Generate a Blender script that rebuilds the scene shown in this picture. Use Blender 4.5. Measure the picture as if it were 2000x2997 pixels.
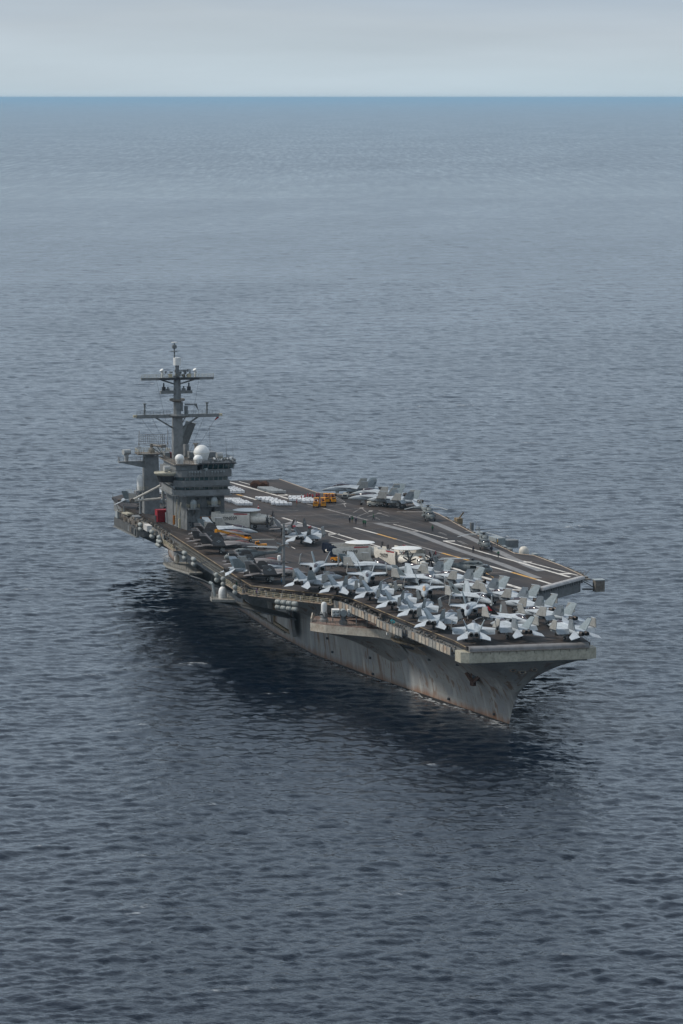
import bpy, bmesh, math, random
from mathutils import Vector, Matrix
R = math.radians
for _o in list(bpy.data.objects): bpy.data.objects.remove(_o)
scene = bpy.context.scene
col = scene.collection

# ---------------------------------------------------------------- camera
# ship frame = world frame: +X forward (bow edge of the flight deck at x=0), +Y port, z=0 the waterline, metres
FPX, CX, CY, CZ, YAW = 10623.66, 714.578, -209.445, 131.997, 2.908533
PITCH = math.atan(1213.5 / FPX)
FW = Vector((math.cos(PITCH)*math.cos(YAW), math.cos(PITCH)*math.sin(YAW), -math.sin(PITCH)))
RT = Vector((math.sin(YAW), -math.cos(YAW), 0.0))
UP = RT.cross(FW)
CAM = Vector((CX, CY, CZ))
cd = bpy.data.cameras.new('camera')
cam = bpy.data.objects.new('camera', cd); col.objects.link(cam)
cam.matrix_world = Matrix((( RT.x, UP.x, -FW.x, CX), (RT.y, UP.y, -FW.y, CY), (RT.z, UP.z, -FW.z, CZ), (0, 0, 0, 1)))
cd.sensor_fit = 'VERTICAL'; cd.sensor_height = 36.0; cd.sensor_width = 24.0
cd.lens = FPX * 36.0 / 2997.0
cd.clip_start = 1.0; cd.clip_end = 1000000.0
scene.camera = cam
DECK = 19.4
HAZE = 2.1e-5
SEA_S, SEA_A, SEA_B = 0.40, 0.46, 0.24      # significant wave heights (m): swell, wind sea, short chop
def ray(px, py): return FW*FPX + RT*(px-1000.0) - UP*(py-1498.5)
def at(px, py, z=DECK):                 # photo pixel -> point on the level plane z
    d = ray(px, py); return CAM + d*((z-CZ)/d.z)
def atx(px, py, x):                     # photo pixel -> point on the athwartship plane x
    d = ray(px, py); return CAM + d*((x-CX)/d.x)
def aty(px, py, y):                     # photo pixel -> point on the fore-and-aft plane y
    d = ray(px, py); return CAM + d*((y-CY)/d.y)

# ---------------------------------------------------------------- sky, sun, exposure
SUN_DIR = Vector((-0.30, -0.74, 0.80)).normalized()      # towards the sun: starboard side, high
SUN_EL = math.asin(SUN_DIR.z)
world = bpy.data.worlds.new('World'); scene.world = world; world.use_nodes = True
wn = world.node_tree.nodes; wl = world.node_tree.links; wn.clear()
wo = wn.new('ShaderNodeOutputWorld'); bg = wn.new('ShaderNodeBackground')
sky = wn.new('ShaderNodeTexSky'); sky.sky_type = 'NISHITA'; sky.sun_disc = False
sky.sun_elevation = SUN_EL; sky.sun_rotation = math.atan2(SUN_DIR.x, SUN_DIR.y)
sky.air_density = 1.0; sky.dust_density = 4.0; sky.ozone_density = 1.0
tc = wn.new('ShaderNodeTexCoord'); sp = wn.new('ShaderNodeSeparateXYZ')
wl.new(tc.outputs['Generated'], sp.inputs[0])
ramp = wn.new('ShaderNodeValToRGB'); cr = ramp.color_ramp
stops = [(0.0, (0.50, 0.60, 0.665)), (0.010, (0.50, 0.585, 0.645)), (0.020, (0.485, 0.555, 0.615)), (0.034, (0.37, 0.455, 0.55)),
         (0.10, (0.50, 0.60, 0.71)), (0.30, (0.46, 0.565, 0.69)), (1.0, (0.37, 0.43, 0.52))]
while len(cr.elements) < len(stops): cr.elements.new(0.5)
for e, (p_, c_) in zip(cr.elements, stops): e.position = p_; e.color = (*c_, 1)
mp = wn.new('ShaderNodeMapping'); mp.inputs['Scale'].default_value = (7, 7, 60)
wl.new(tc.outputs['Generated'], mp.inputs[0])
nz = wn.new('ShaderNodeTexNoise'); nz.inputs['Scale'].default_value = 1.0; nz.inputs['Detail'].default_value = 3.0
wl.new(mp.outputs[0], nz.inputs['Vector'])
ma = wn.new('ShaderNodeMath'); ma.operation = 'MULTIPLY_ADD'; ma.inputs[1].default_value = 0.022; ma.inputs[2].default_value = -0.011
wl.new(nz.outputs['Fac'], ma.inputs[0])
ad = wn.new('ShaderNodeMath'); ad.operation = 'ADD'
wl.new(sp.outputs['Z'], ad.inputs[0]); wl.new(ma.outputs[0], ad.inputs[1]); wl.new(ad.outputs[0], ramp.inputs[0])
# overcast layer (scaled so that 1.0 at background strength 0.1) over the clear-sky model
vm = wn.new('ShaderNodeVectorMath'); vm.operation = 'SCALE'; vm.inputs['Scale'].default_value = 9.6
mp2 = wn.new('ShaderNodeMapping'); mp2.inputs['Scale'].default_value = (5, 5, 55); mp2.inputs['Location'].default_value = (3.1, 1.7, 0.4); wl.new(tc.outputs['Generated'], mp2.inputs[0])
nz2 = wn.new('ShaderNodeTexNoise'); nz2.inputs['Scale'].default_value = 1.6; nz2.inputs['Detail'].default_value = 5.0; wl.new(mp2.outputs[0], nz2.inputs['Vector'])
mr2 = wn.new('ShaderNodeMapRange'); mr2.inputs[1].default_value = 0.3; mr2.inputs[2].default_value = 0.7; mr2.inputs[3].default_value = 0.93; mr2.inputs[4].default_value = 1.05; wl.new(nz2.outputs['Fac'], mr2.inputs[0])
vm0 = wn.new('ShaderNodeVectorMath'); vm0.operation = 'SCALE'; wl.new(ramp.outputs[0], vm0.inputs[0]); wl.new(mr2.outputs[0], vm0.inputs['Scale'])
wl.new(vm0.outputs[0], vm.inputs[0])
mx = wn.new('ShaderNodeMix'); mx.data_type = 'RGBA'; mx.inputs['Factor'].default_value = 0.93
wl.new(sky.outputs[0], mx.inputs[6]); wl.new(vm.outputs[0], mx.inputs[7]); wl.new(mx.outputs[2], bg.inputs[0])
bg.inputs[1].default_value = 0.1
wl.new(bg.outputs[0], wo.inputs[0])
sd = bpy.data.lights.new('sun', 'SUN'); sd.energy = 2.5; sd.angle = R(8); sd.color = (1.0, 0.94, 0.86)
sun = bpy.data.objects.new('sun', sd); col.objects.link(sun)
sun.rotation_euler = (-SUN_DIR).to_track_quat('-Z', 'Y').to_euler(); sun.location = (0, 0, 300)
scene.view_settings.view_transform = 'Standard'; scene.view_settings.look = 'None'
scene.view_settings.exposure = 0.2; scene.view_settings.gamma = 1.0
scene.view_settings.use_curve_mapping = False
scene.render.engine = 'CYCLES'; scene.render.resolution_x = 683; scene.render.resolution_y = 1024

# ---------------------------------------------------------------- materials
MAT = {}
def mat(name, c, rough=0.6, var=0.12, scale=1.2, metal=0.0, c2=None, bump=0.0, spec=0.35, stretch=(1, 1, 1)):
    m = bpy.data.materials.new(name); m.use_nodes = True; n = m.node_tree.nodes; l = m.node_tree.links
    b = n['Principled BSDF']; b.inputs['Roughness'].default_value = rough; b.inputs['Metallic'].default_value = metal
    b.inputs['Specular IOR Level'].default_value = spec
    t = n.new('ShaderNodeTexCoord'); mpn = n.new('ShaderNodeMapping'); mpn.inputs['Scale'].default_value = stretch
    l.new(t.outputs['Object'], mpn.inputs[0])
    nt = n.new('ShaderNodeTexNoise'); nt.inputs['Scale'].default_value = scale; nt.inputs['Detail'].default_value = 5; nt.inputs['Roughness'].default_value = 0.65
    l.new(mpn.outputs[0], nt.inputs['Vector'])
    rp = n.new('ShaderNodeValToRGB'); rp.color_ramp.elements[0].position = 0.3; rp.color_ramp.elements[1].position = 0.72
    lo = tuple(x*(1-var) for x in c) if c2 is None else c2
    rp.color_ramp.elements[0].color = (*lo, 1); rp.color_ramp.elements[1].color = (*(min(1, x*(1+var*0.6)) for x in c), 1)
    l.new(nt.outputs['Fac'], rp.inputs[0]); cout = rp.outputs[0]
    oi = n.new('ShaderNodeObjectInfo'); mr = n.new('ShaderNodeMapRange'); mr.inputs[3].default_value = 0.87; mr.inputs[4].default_value = 1.10; l.new(oi.outputs['Random'], mr.inputs[0])
    n2 = n.new('ShaderNodeTexNoise'); n2.inputs['Scale'].default_value = scale*3.1; n2.inputs['Detail'].default_value = 4; l.new(mpn.outputs[0], n2.inputs['Vector'])
    m2 = n.new('ShaderNodeMapRange'); m2.inputs[1].default_value = 0.35; m2.inputs[2].default_value = 0.55; m2.inputs[3].default_value = 1.0-var*1.1; m2.inputs[4].default_value = 1.0; l.new(n2.outputs['Fac'], m2.inputs[0])
    mm = n.new('ShaderNodeMath'); mm.operation = 'MULTIPLY'; l.new(mr.outputs[0], mm.inputs[0]); l.new(m2.outputs[0], mm.inputs[1])
    sc = n.new('ShaderNodeVectorMath'); sc.operation = 'SCALE'; l.new(cout, sc.inputs[0]); l.new(mm.outputs[0], sc.inputs['Scale']); l.new(sc.outputs[0], b.inputs['Base Color'])
    if bump:
        bp = n.new('ShaderNodeBump'); bp.inputs['Strength'].default_value = bump; bp.inputs['Distance'].default_value = 0.05
        l.new(nt.outputs['Fac'], bp.inputs['Height']); l.new(bp.outputs[0], b.inputs['Normal'])
    MAT[name] = m; return m

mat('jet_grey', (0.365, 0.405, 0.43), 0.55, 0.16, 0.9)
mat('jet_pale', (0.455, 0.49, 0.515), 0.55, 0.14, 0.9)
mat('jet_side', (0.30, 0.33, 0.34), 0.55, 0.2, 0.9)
mat('jet_tan', (0.33, 0.325, 0.30), 0.6, 0.2, 0.9)
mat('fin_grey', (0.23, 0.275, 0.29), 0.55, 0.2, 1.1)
mat('fin_black', (0.012, 0.012, 0.014), 0.4, 0.2)
mat('stealth_top', (0.22, 0.20, 0.19), 0.5, 0.15, 0.7)
mat('stealth_dark', (0.085, 0.082, 0.080), 0.5, 0.18, 0.8)
mat('nozzle', (0.09, 0.075, 0.065), 0.45, 0.4, 2.0, metal=0.7)
mat('nozzle_dark', (0.008, 0.008, 0.008), 0.8)
mat('rubber', (0.02, 0.02, 0.02), 0.8)
mat('gear_white', (0.45, 0.45, 0.43), 0.5)
mat('glass_tint', (0.045, 0.028, 0.036), 0.08, 0.3, 1.5, spec=0.8)
mat('glass_dark', (0.012, 0.016, 0.018), 0.06, 0.3, 1.5, spec=0.8)
mat('glass_red', (0.22, 0.07, 0.05), 0.1, 0.3, 1.5, spec=0.8)
mat('glass_gold_reflection', (0.55, 0.32, 0.14), 0.25, 0.2, 1.5, spec=0.6)  # gold reflection on a canopy, put into the glass colour
mat('plane_white', (0.66, 0.62, 0.54), 0.5, 0.14, 0.7)
mat('dome_white', (0.74, 0.74, 0.71), 0.45, 0.08, 0.8)
mat('dome_grey', (0.30, 0.33, 0.33), 0.5, 0.15, 0.8)
mat('red_paint', (0.42, 0.02, 0.03), 0.5, 0.25)
mat('dark_red', (0.20, 0.02, 0.03), 0.5, 0.25)
mat('dark_blue', (0.02, 0.03, 0.055), 0.5, 0.3)
mat('black_print', (0.02, 0.02, 0.022), 0.7)
mat('helo_grey', (0.175, 0.195, 0.195), 0.6, 0.25, 0.9)
mat('blade', (0.33, 0.35, 0.35), 0.55, 0.2)
mat('blade_dark', (0.03, 0.03, 0.033), 0.55, 0.2)
mat('yellow_paint', (0.78, 0.31, 0.012), 0.5, 0.3, 2.0)
mat('truck_white', (0.58, 0.55, 0.47), 0.55, 0.25, 1.5)
mat('steel_dark', (0.05, 0.052, 0.055), 0.6, 0.3)
mat('crate_white', (0.80, 0.80, 0.79), 0.55, 0.14, 1.5)
mat('crate_grey', (0.40, 0.41, 0.40), 0.6, 0.2, 1.5)
mat('brown_tarp', (0.10, 0.045, 0.025), 0.8, 0.5, 2.5)
mat('quarter_dark', (0.105, 0.108, 0.105), 0.6, 0.3, 0.5)
mat('haze_grey', (0.215, 0.225, 0.225), 0.55, 0.22, 0.35, c2=(0.165, 0.168, 0.165))
mat('island_grey', (0.19, 0.20, 0.20), 0.55, 0.22, 0.5, c2=(0.135, 0.14, 0.14))
mat('mast_grey', (0.17, 0.18, 0.18), 0.55, 0.22, 0.7)
mat('rust_grey', (0.21, 0.20, 0.18), 0.7, 0.3, 0.8, c2=(0.13, 0.098, 0.07))
mat('cream', (0.47, 0.44, 0.345), 0.6, 0.2, 0.6, c2=(0.36, 0.335, 0.26))
mat('cream_rust', (0.40, 0.365, 0.295), 0.65, 0.2, 0.8, c2=(0.26, 0.16, 0.10))
mat('cream_worn', (0.42, 0.395, 0.33), 0.65, 0.2, 0.5, c2=(0.33, 0.27, 0.21))
mat('panel_grey', (0.30, 0.29, 0.26), 0.65, 0.25, 0.8)
mat('net_grey', (0.24, 0.215, 0.165), 0.7, 0.3, 0.8)
mat('lip_white', (0.50, 0.48, 0.46), 0.6, 0.25, 0.7)
mat('rail_tan', (0.48, 0.42, 0.28), 0.6, 0.2, 1.0)
mat('edge_rust', (0.33, 0.24, 0.13), 0.6, 0.3, 0.35, c2=(0.10, 0.075, 0.05))
mat('pink_deck', (0.24, 0.17, 0.14), 0.8, 0.3, 0.7)
mat('canister', (0.31, 0.325, 0.305), 0.5, 0.2, 1.5)
mat('band', (0.55, 0.53, 0.45), 0.5)
mat('orange_sign', (0.45, 0.16, 0.02), 0.6, 0.3)
mat('cyan_cover', (0.02, 0.20, 0.24), 0.6, 0.4, 1.5)
mat('red_box', (0.30, 0.005, 0.012), 0.55, 0.3, 0.8)
mat('cargo_white', (0.72, 0.70, 0.66), 0.6, 0.1)
mat('shirt_red', (0.30, 0.012, 0.025), 0.8); mat('shirt_green', (0.01, 0.10, 0.045), 0.8)
mat('shirt_yellow', (0.55, 0.30, 0.02), 0.8); mat('shirt_blue', (0.015, 0.09, 0.17), 0.8)
mat('shirt_navy', (0.015, 0.017, 0.03), 0.8); mat('shirt_purple', (0.10, 0.03, 0.15), 0.8)
mat('trousers', (0.016, 0.018, 0.026), 0.85); mat('trousers_tan', (0.22, 0.17, 0.10), 0.85)
mat('helmet_white', (0.55, 0.55, 0.52), 0.5); mat('skin', (0.36, 0.20, 0.13), 0.6)

def new_nodes(name):
    m = bpy.data.materials.new(name); m.use_nodes = True; MAT[name] = m
    return m, m.node_tree.nodes, m.node_tree.links, m.node_tree.nodes['Principled BSDF']
def N(n, t, **kw):
    x = n.new(t)
    for k, v in kw.items():
        if k in x.inputs: x.inputs[k].default_value = v
        else: setattr(x, k, v)
    return x
def mixc(n, l, fac, a, b):
    x = n.new('ShaderNodeMix'); x.data_type = 'RGBA'
    for s, v in ((0, fac), (6, a), (7, b)):
        if isinstance(v, (float, int)): x.inputs[s].default_value = v
        elif isinstance(v, tuple): x.inputs[s].default_value = (*v, 1)
        else: l.new(v, x.inputs[s])
    return x.outputs[2]
def noise(n, l, vec, scale, detail=4, rough=0.6, stretch=(1, 1, 1), rz=0.0):
    if rz:      # turn first, then stretch along the turned axes
        mr = n.new('ShaderNodeMapping'); mr.inputs['Rotation'].default_value = (0, 0, rz); l.new(vec, mr.inputs[0]); vec = mr.outputs[0]
    mpn = n.new('ShaderNodeMapping'); mpn.inputs['Scale'].default_value = stretch; l.new(vec, mpn.inputs[0])
    t = n.new('ShaderNodeTexNoise'); t.inputs['Scale'].default_value = scale; t.inputs['Detail'].default_value = detail; t.inputs['Roughness'].default_value = rough
    l.new(mpn.outputs[0], t.inputs['Vector']); return t.outputs['Fac']
def rampf(n, l, fac, lo, hi):
    m = n.new('ShaderNodeMapRange'); m.inputs[1].default_value = lo; m.inputs[2].default_value = hi
    l.new(fac, m.inputs[0]); return m.outputs[0]
def math_(n, l, op, a, b=None):
    m = n.new('ShaderNodeMath'); m.operation = op
    for i, v in enumerate((a, b)):
        if v is None: continue
        if isinstance(v, (float, int)): m.inputs[i].default_value = v
        else: l.new(v, m.inputs[i])
    return m.outputs[0]

# hull paint: grey panels, vertical rust runs, rust band by the waterline, boot topping
m, n, l, b = new_nodes('hull_paint')
tcn = n.new('ShaderNodeTexCoord'); V = tcn.outputs['Object']; sx = n.new('ShaderNodeSeparateXYZ'); l.new(V, sx.inputs[0])
base = mixc(n, l, rampf(n, l, noise(n, l, V, 0.06, 5, 0.6), 0.35, 0.65), (0.25, 0.252, 0.243), (0.36, 0.345, 0.31))
base = mixc(n, l, rampf(n, l, noise(n, l, V, 0.35, 3, 0.5, (1, 1, 0.12)), 0.52, 0.72), base, (0.46, 0.455, 0.42))
base = mixc(n, l, math_(n, l, 'MULTIPLY', rampf(n, l, noise(n, l, V, 0.16, 3, 0.5, (1, 1, 0.6)), 0.58, 0.62), 0.5), base, (0.26, 0.27, 0.275))
cb = n.new('ShaderNodeCombineXYZ'); l.new(sx.outputs['X'], cb.inputs[0]); l.new(sx.outputs['Z'], cb.inputs[1])
br = n.new('ShaderNodeTexBrick'); br.inputs['Scale'].default_value = 1.0; br.inputs['Mortar Size'].default_value = 0.035; br.inputs['Brick Width'].default_value = 7.5; br.inputs['Row Height'].default_value = 2.3; br.inputs['Mortar Smooth'].default_value = 0.6
br.inputs['Color1'].default_value = (1, 1, 1, 1); br.inputs['Color2'].default_value = (0.93, 0.93, 0.94, 1); br.inputs['Mortar'].default_value = (0.72, 0.70, 0.68, 1); l.new(cb.outputs[0], br.inputs['Vector'])
ml = n.new('ShaderNodeMix'); ml.data_type = 'RGBA'; ml.blend_type = 'MULTIPLY'; ml.inputs[0].default_value = 0.8; l.new(base, ml.inputs[6]); l.new(br.outputs['Color'], ml.inputs[7]); base = ml.outputs[2]
run = math_(n, l, 'MAXIMUM', rampf(n, l, noise(n, l, V, 0.55, 4, 0.55, (1, 1, 0.05)), 0.56, 0.63), rampf(n, l, noise(n, l, V, 1.7, 3, 0.5, (1, 1, 0.025)), 0.62, 0.66))
low = rampf(n, l, noise(n, l, V, 0.12, 2, 0.5), 0.36, 0.56)
run = math_(n, l, 'MULTIPLY', run, low)
base = mixc(n, l, math_(n, l, 'MULTIPLY', run, 0.75), base, (0.17, 0.085, 0.04))
zz = math_(n, l, 'ADD', sx.outputs['Z'], math_(n, l, 'MULTIPLY', noise(n, l, V, 0.5, 4, 0.6, (1, 1, 0.2)), -3.2))
band_ = rampf(n, l, zz, 0.3, -1.2)
base = mixc(n, l, math_(n, l, 'MULTIPLY', band_, 0.8), base, (0.19, 0.085, 0.035))
base = mixc(n, l, rampf(n, l, sx.outputs['Z'], 0.42, 0.32), base, (0.018, 0.016, 0.015))
l.new(base, b.inputs['Base Color']); b.inputs['Roughness'].default_value = 0.5; b.inputs['Specular IOR Level'].default_value = 0.3

# flight deck non-skid: near black brown, streaked along the landing run, oily patches
m, n, l, b = new_nodes('non_skid')
tcn = n.new('ShaderNodeTexCoord'); V = tcn.outputs['Object']
base = mixc(n, l, rampf(n, l, noise(n, l, V, 0.05, 7, 0.7), 0.40, 0.60), (0.021, 0.019, 0.019), (0.058, 0.044, 0.036))
base = mixc(n, l, rampf(n, l, noise(n, l, V, 0.5, 4, 0.6, (0.04, 1, 1), -R(9)), 0.52, 0.70), base, (0.078, 0.066, 0.059))
base = mixc(n, l, rampf(n, l, noise(n, l, V, 0.9, 4, 0.6, (0.03, 1, 1), -R(9)), 0.58, 0.68), base, (0.019, 0.018, 0.019))
base = mixc(n, l, rampf(n, l, noise(n, l, V, 0.35, 5, 0.7), 0.60, 0.75), base, (0.018, 0.017, 0.018))
l.new(base, b.inputs['Base Color']); b.inputs['Roughness'].default_value = 0.75; b.inputs['Specular IOR Level'].default_value = 0.25

def worn(name, c, lo=0.36, hi=0.62):
    m, n, l, b = new_nodes(name)
    tcn = n.new('ShaderNodeTexCoord'); V = tcn.outputs['Object']
    f = rampf(n, l, noise(n, l, V, 0.45, 6, 0.75), lo, hi)
    l.new(mixc(n, l, f, (0.09, 0.08, 0.073), c), b.inputs['Base Color']); b.inputs['Roughness'].default_value = 0.7
worn('line_white', (0.62, 0.58, 0.52), 0.30, 0.50); worn('line_faint', (0.34, 0.31, 0.28), 0.42, 0.66)
worn('line_yellow', (0.60, 0.32, 0.06), 0.32, 0.50); worn('track_grey', (0.20, 0.195, 0.19), 0.2, 0.55)

# sea
m, n, l, b = new_nodes('sea_water')
tcn = n.new('ShaderNodeTexCoord'); V = tcn.outputs['Object']
WIND = -YAW+0.12      # x of the turned frame runs along the wind
def ridge(f, p=1.0):     # peaked crests: 1-|2n-1|
    return math_(n, l, 'SUBTRACT', 1.0, math_(n, l, 'ABSOLUTE', math_(n, l, 'SUBTRACT', math_(n, l, 'MULTIPLY', f, 2.0), 1.0)))
h1 = math_(n, l, 'MULTIPLY', noise(n, l, V, 0.026, 2, 0.5, (1.0, 0.5, 1), WIND), 3.2)
h2 = math_(n, l, 'MULTIPLY', ridge(noise(n, l, V, 0.085, 2, 0.5, (1.0, 0.55, 1), WIND+0.25)), 0.8)
h3 = math_(n, l, 'MULTIPLY', ridge(noise(n, l, V, 0.26, 3, 0.55, (1.0, 0.6, 1), WIND-0.2)), 0.4)
h4 = math_(n, l, 'MULTIPLY', ridge(noise(n, l, V, 0.8, 3, 0.6, (1.0, 0.7, 1), WIND+0.1)), 0.11)
# gust patches vary the small chop
gust = rampf(n, l, noise(n, l, V, 0.011, 3, 0.6, (1.0, 0.5, 1), WIND), 0.3, 0.7)
def attr(nm):
    t = n.new('ShaderNodeAttribute'); t.attribute_name = nm; return math_(n, l, 'SUBTRACT', 1.0, t.outputs['Fac'])
# where the sheet carries real waves (attributes wave_long, wave_short) the bump only adds the ripples on top
hh = math_(n, l, 'ADD', math_(n, l, 'MULTIPLY', math_(n, l, 'ADD', h1, h2), attr('wave_long')), math_(n, l, 'MULTIPLY', h3, attr('wave_short')))
hh = math_(n, l, 'ADD', hh, math_(n, l, 'MULTIPLY', h4, math_(n, l, 'ADD', math_(n, l, 'MULTIPLY', gust, 0.6), 0.6)))
bp = n.new('ShaderNodeBump'); bp.inputs['Strength'].default_value = 1.0; bp.inputs['Distance'].default_value = 1.0
l.new(hh, bp.inputs['Height']); l.new(bp.outputs[0], b.inputs['Normal'])
# cat's-paws: wind patches of all sizes roughen the surface; a little broken foam by the hull and on crests
paws = rampf(n, l, noise(n, l, V, 0.0045, 9, 0.74, (0.3, 1.0, 1), WIND), 0.34, 0.66)
# windrows: long narrow streaks along the wind, what one sees of the chop far out
rows_ = rampf(n, l, noise(n, l, V, 0.075, 7, 0.78, (0.06, 1.0, 1), -YAW), 0.34, 0.66)
tf = n.new('ShaderNodeAttribute'); tf.attribute_name = 'wave_long'
far = math_(n, l, 'SUBTRACT', 1.0, tf.outputs['Fac'])
rsum = math_(n, l, 'ADD', math_(n, l, 'MULTIPLY', paws, 0.08), math_(n, l, 'MULTIPLY', math_(n, l, 'MULTIPLY', rows_, 0.20), math_(n, l, 'ADD', math_(n, l, 'MULTIPLY', far, 0.85), 0.15)))
ro = n.new('ShaderNodeMath'); ro.operation = 'ADD'; ro.inputs[1].default_value = 0.03; l.new(rsum, ro.inputs[0])
fo = n.new('ShaderNodeAttribute'); fo.attribute_name = 'foam'
fm = math_(n, l, 'MULTIPLY', fo.outputs['Fac'], rampf(n, l, noise(n, l, V, 0.9, 5, 0.7, (1.0, 0.6, 1), WIND), 0.45, 0.62))
l.new(mixc(n, l, fm, (0.0007, 0.0046, 0.012), (0.62, 0.65, 0.66)), b.inputs['Base Color'])
rm = n.new('ShaderNodeMix'); l.new(fm, rm.inputs[0]); l.new(ro.outputs[0], rm.inputs[2]); rm.inputs[3].default_value = 0.8; l.new(rm.outputs[0], b.inputs['Roughness'])
b.inputs['IOR'].default_value = 1.333; b.inputs['Specular IOR Level'].default_value = 0.5

# ---------------------------------------------------------------- mesh helpers
class MB:
    def __init__(self): self.v = []; self.f = []
    def _add(self, vs, fs):
        o = len(self.v); self.v += [tuple(x) for x in vs]; self.f += [tuple(i+o for i in f) for f in fs]; return self
    def box(self, cx, cy, cz, sx, sy, sz, rz=0.0, taper=1.0):
        c, s = math.cos(rz), math.sin(rz); vs = []
        for z in (-1, 1):
            k = taper if z > 0 else 1.0
            for x, y in ((-1, -1), (1, -1), (1, 1), (-1, 1)):
                X, Y = x*sx/2*k, y*sy/2*k; vs.append((cx+X*c-Y*s, cy+X*s+Y*c, cz+z*sz/2))
        return self._add(vs, [(3, 2, 1, 0), (4, 5, 6, 7), (0, 1, 5, 4), (1, 2, 6, 5), (2, 3, 7, 6), (3, 0, 4, 7)])
    def prism(self, poly, z0, z1):
        k = len(poly); area = sum(poly[i][0]*poly[(i+1) % k][1]-poly[(i+1) % k][0]*poly[i][1] for i in range(k))
        if area < 0: poly = poly[::-1]
        vs = [(x, y, z0) for x, y in poly]+[(x, y, z1) for x, y in poly]
        return self._add(vs, [tuple(range(k-1, -1, -1)), tuple(range(k, 2*k))]+[(i, (i+1) % k, k+(i+1) % k, k+i) for i in range(k)])
    def plate(self, poly, vec):          # 3-D polygon thickened by vec (centred)
        v = Vector(vec); k = len(poly); a = [Vector(q)-v/2 for q in poly]; c = [Vector(q)+v/2 for q in poly]
        return self._add(a+c, [tuple(range(k-1, -1, -1)), tuple(range(k, 2*k))]+[(i, (i+1) % k, k+(i+1) % k, k+i) for i in range(k)])
    def tube(self, p0, p1, r0, r1=None, k=8):
        r1 = r0 if r1 is None else r1; p0 = Vector(p0); p1 = Vector(p1); d = (p1-p0).normalized()
        a = d.orthogonal().normalized(); e = d.cross(a)
        vs = [p0+(a*math.cos(2*math.pi*i/k)+e*math.sin(2*math.pi*i/k))*r0 for i in range(k)]
        vs += [p1+(a*math.cos(2*math.pi*i/k)+e*math.sin(2*math.pi*i/k))*r1 for i in range(k)]
        return self._add(vs, [tuple(range(k-1, -1, -1)), tuple(range(k, 2*k))]+[(i, (i+1) % k, k+(i+1) % k, k+i) for i in range(k)])
    def loft(self, rings, cap=True):
        k = len(rings[0]); o = len(self.v); fs = []
        for r in rings: self.v += [tuple(q) for q in r]
        for j in range(len(rings)-1):
            for i in range(k):
                fs.append((o+j*k+i, o+j*k+(i+1) % k, o+(j+1)*k+(i+1) % k, o+(j+1)*k+i))
        if cap: fs += [tuple(o+i for i in range(k-1, -1, -1)), tuple(o+(len(rings)-1)*k+i for i in range(k))]
        self.f += fs; return self
    def body(self, st, k=14, pw=2.3, y=0.0):   # stations (x, half width, z centre, half height) along X
        rings = []
        for x, w, zc, h in st:
            r = []
            for i in range(k):
                t = 2*math.pi*i/k; c, s = math.cos(t), math.sin(t)
                r.append((x, y+w*math.copysign(abs(c)**(2/pw), c), zc+h*math.copysign(abs(s)**(2/pw), s)))
            rings.append(r)
        return self.loft(rings)
    def lathe(self, prof, c=(0, 0, 0), k=16):  # (r, z) about the vertical through c
        return self.loft([[(c[0]+r*math.cos(2*math.pi*i/k), c[1]+r*math.sin(2*math.pi*i/k), c[2]+z) for i in range(k)] for r, z in prof])
    def capsule(self, p0, p1, r, k=10):
        p0 = Vector(p0); p1 = Vector(p1); d = (p1-p0); L = d.length; d.normalize(); a = d.orthogonal().normalized(); e = d.cross(a); rings = []
        for t, q in ((0.0, 0.35), (0.06, 0.8), (0.14, 1.0), (0.30, 1.0), (0.32, 1.05), (0.36, 1.05), (0.38, 1.0), (0.62, 1.0), (0.64, 1.05), (0.68, 1.05), (0.70, 1.0), (0.86, 1.0), (0.94, 0.8), (1.0, 0.35)):
            rings.append([p0+d*(L*t)+(a*math.cos(2*math.pi*i/k)+e*math.sin(2*math.pi*i/k))*(r*q) for i in range(k)])
        return self.loft(rings)
    def mesh(self, name, matname, smooth=False):
        me = bpy.data.meshes.new(name); me.from_pydata(self.v, [], self.f); me.update()
        bm = bmesh.new(); bm.from_mesh(me); bmesh.ops.recalc_face_normals(bm, faces=bm.faces); bm.to_mesh(me); bm.free()
        if smooth:
            me.polygons.foreach_set('use_smooth', [True]*len(me.polygons)); me.set_sharp_from_angle(angle=R(40))
        if matname: me.materials.append(MAT[matname])
        return me
def put(name, me, parent=None, loc=None, rz=0.0, kind=None, label=None):
    o = bpy.data.objects.new(name, me); col.objects.link(o)
    if parent is not None: o.parent = parent
    if loc is not None: o.location = loc
    if rz: o.rotation_euler = (0, 0, rz)
    if kind: o['kind'] = kind
    if label: o['label'] = label
    return o
def part(name, mb, matname, parent, smooth=False, **kw): return put(name, mb.mesh(name, matname, smooth), parent, **kw)
def empty(name, loc, rz, label, cat, group=None):
    o = put(name, None, None, loc, rz); o.empty_display_size = 0.5
    o['label'] = label; o['category'] = cat
    if group: o['group'] = group
    return o
def instance(proto, name, loc, rz, label, cat, group=None, swap=None):
    """proto: list of (part name, mesh, [sub-parts]); every thing gets its own copies of its parts, mesh data shared"""
    t = empty(name, loc, rz, label, cat, group); swap = swap or {}
    cnt = {}
    for pn, me, subs in proto:
        cnt[pn] = cnt.get(pn, 0)+1
        me2 = swap.get((pn, cnt[pn]), swap.get(pn, me))
        if me2 is None: continue
        o = put(pn, me2, t)
        for sn, sm in subs: put(sn, sm, o)
    return t
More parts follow.
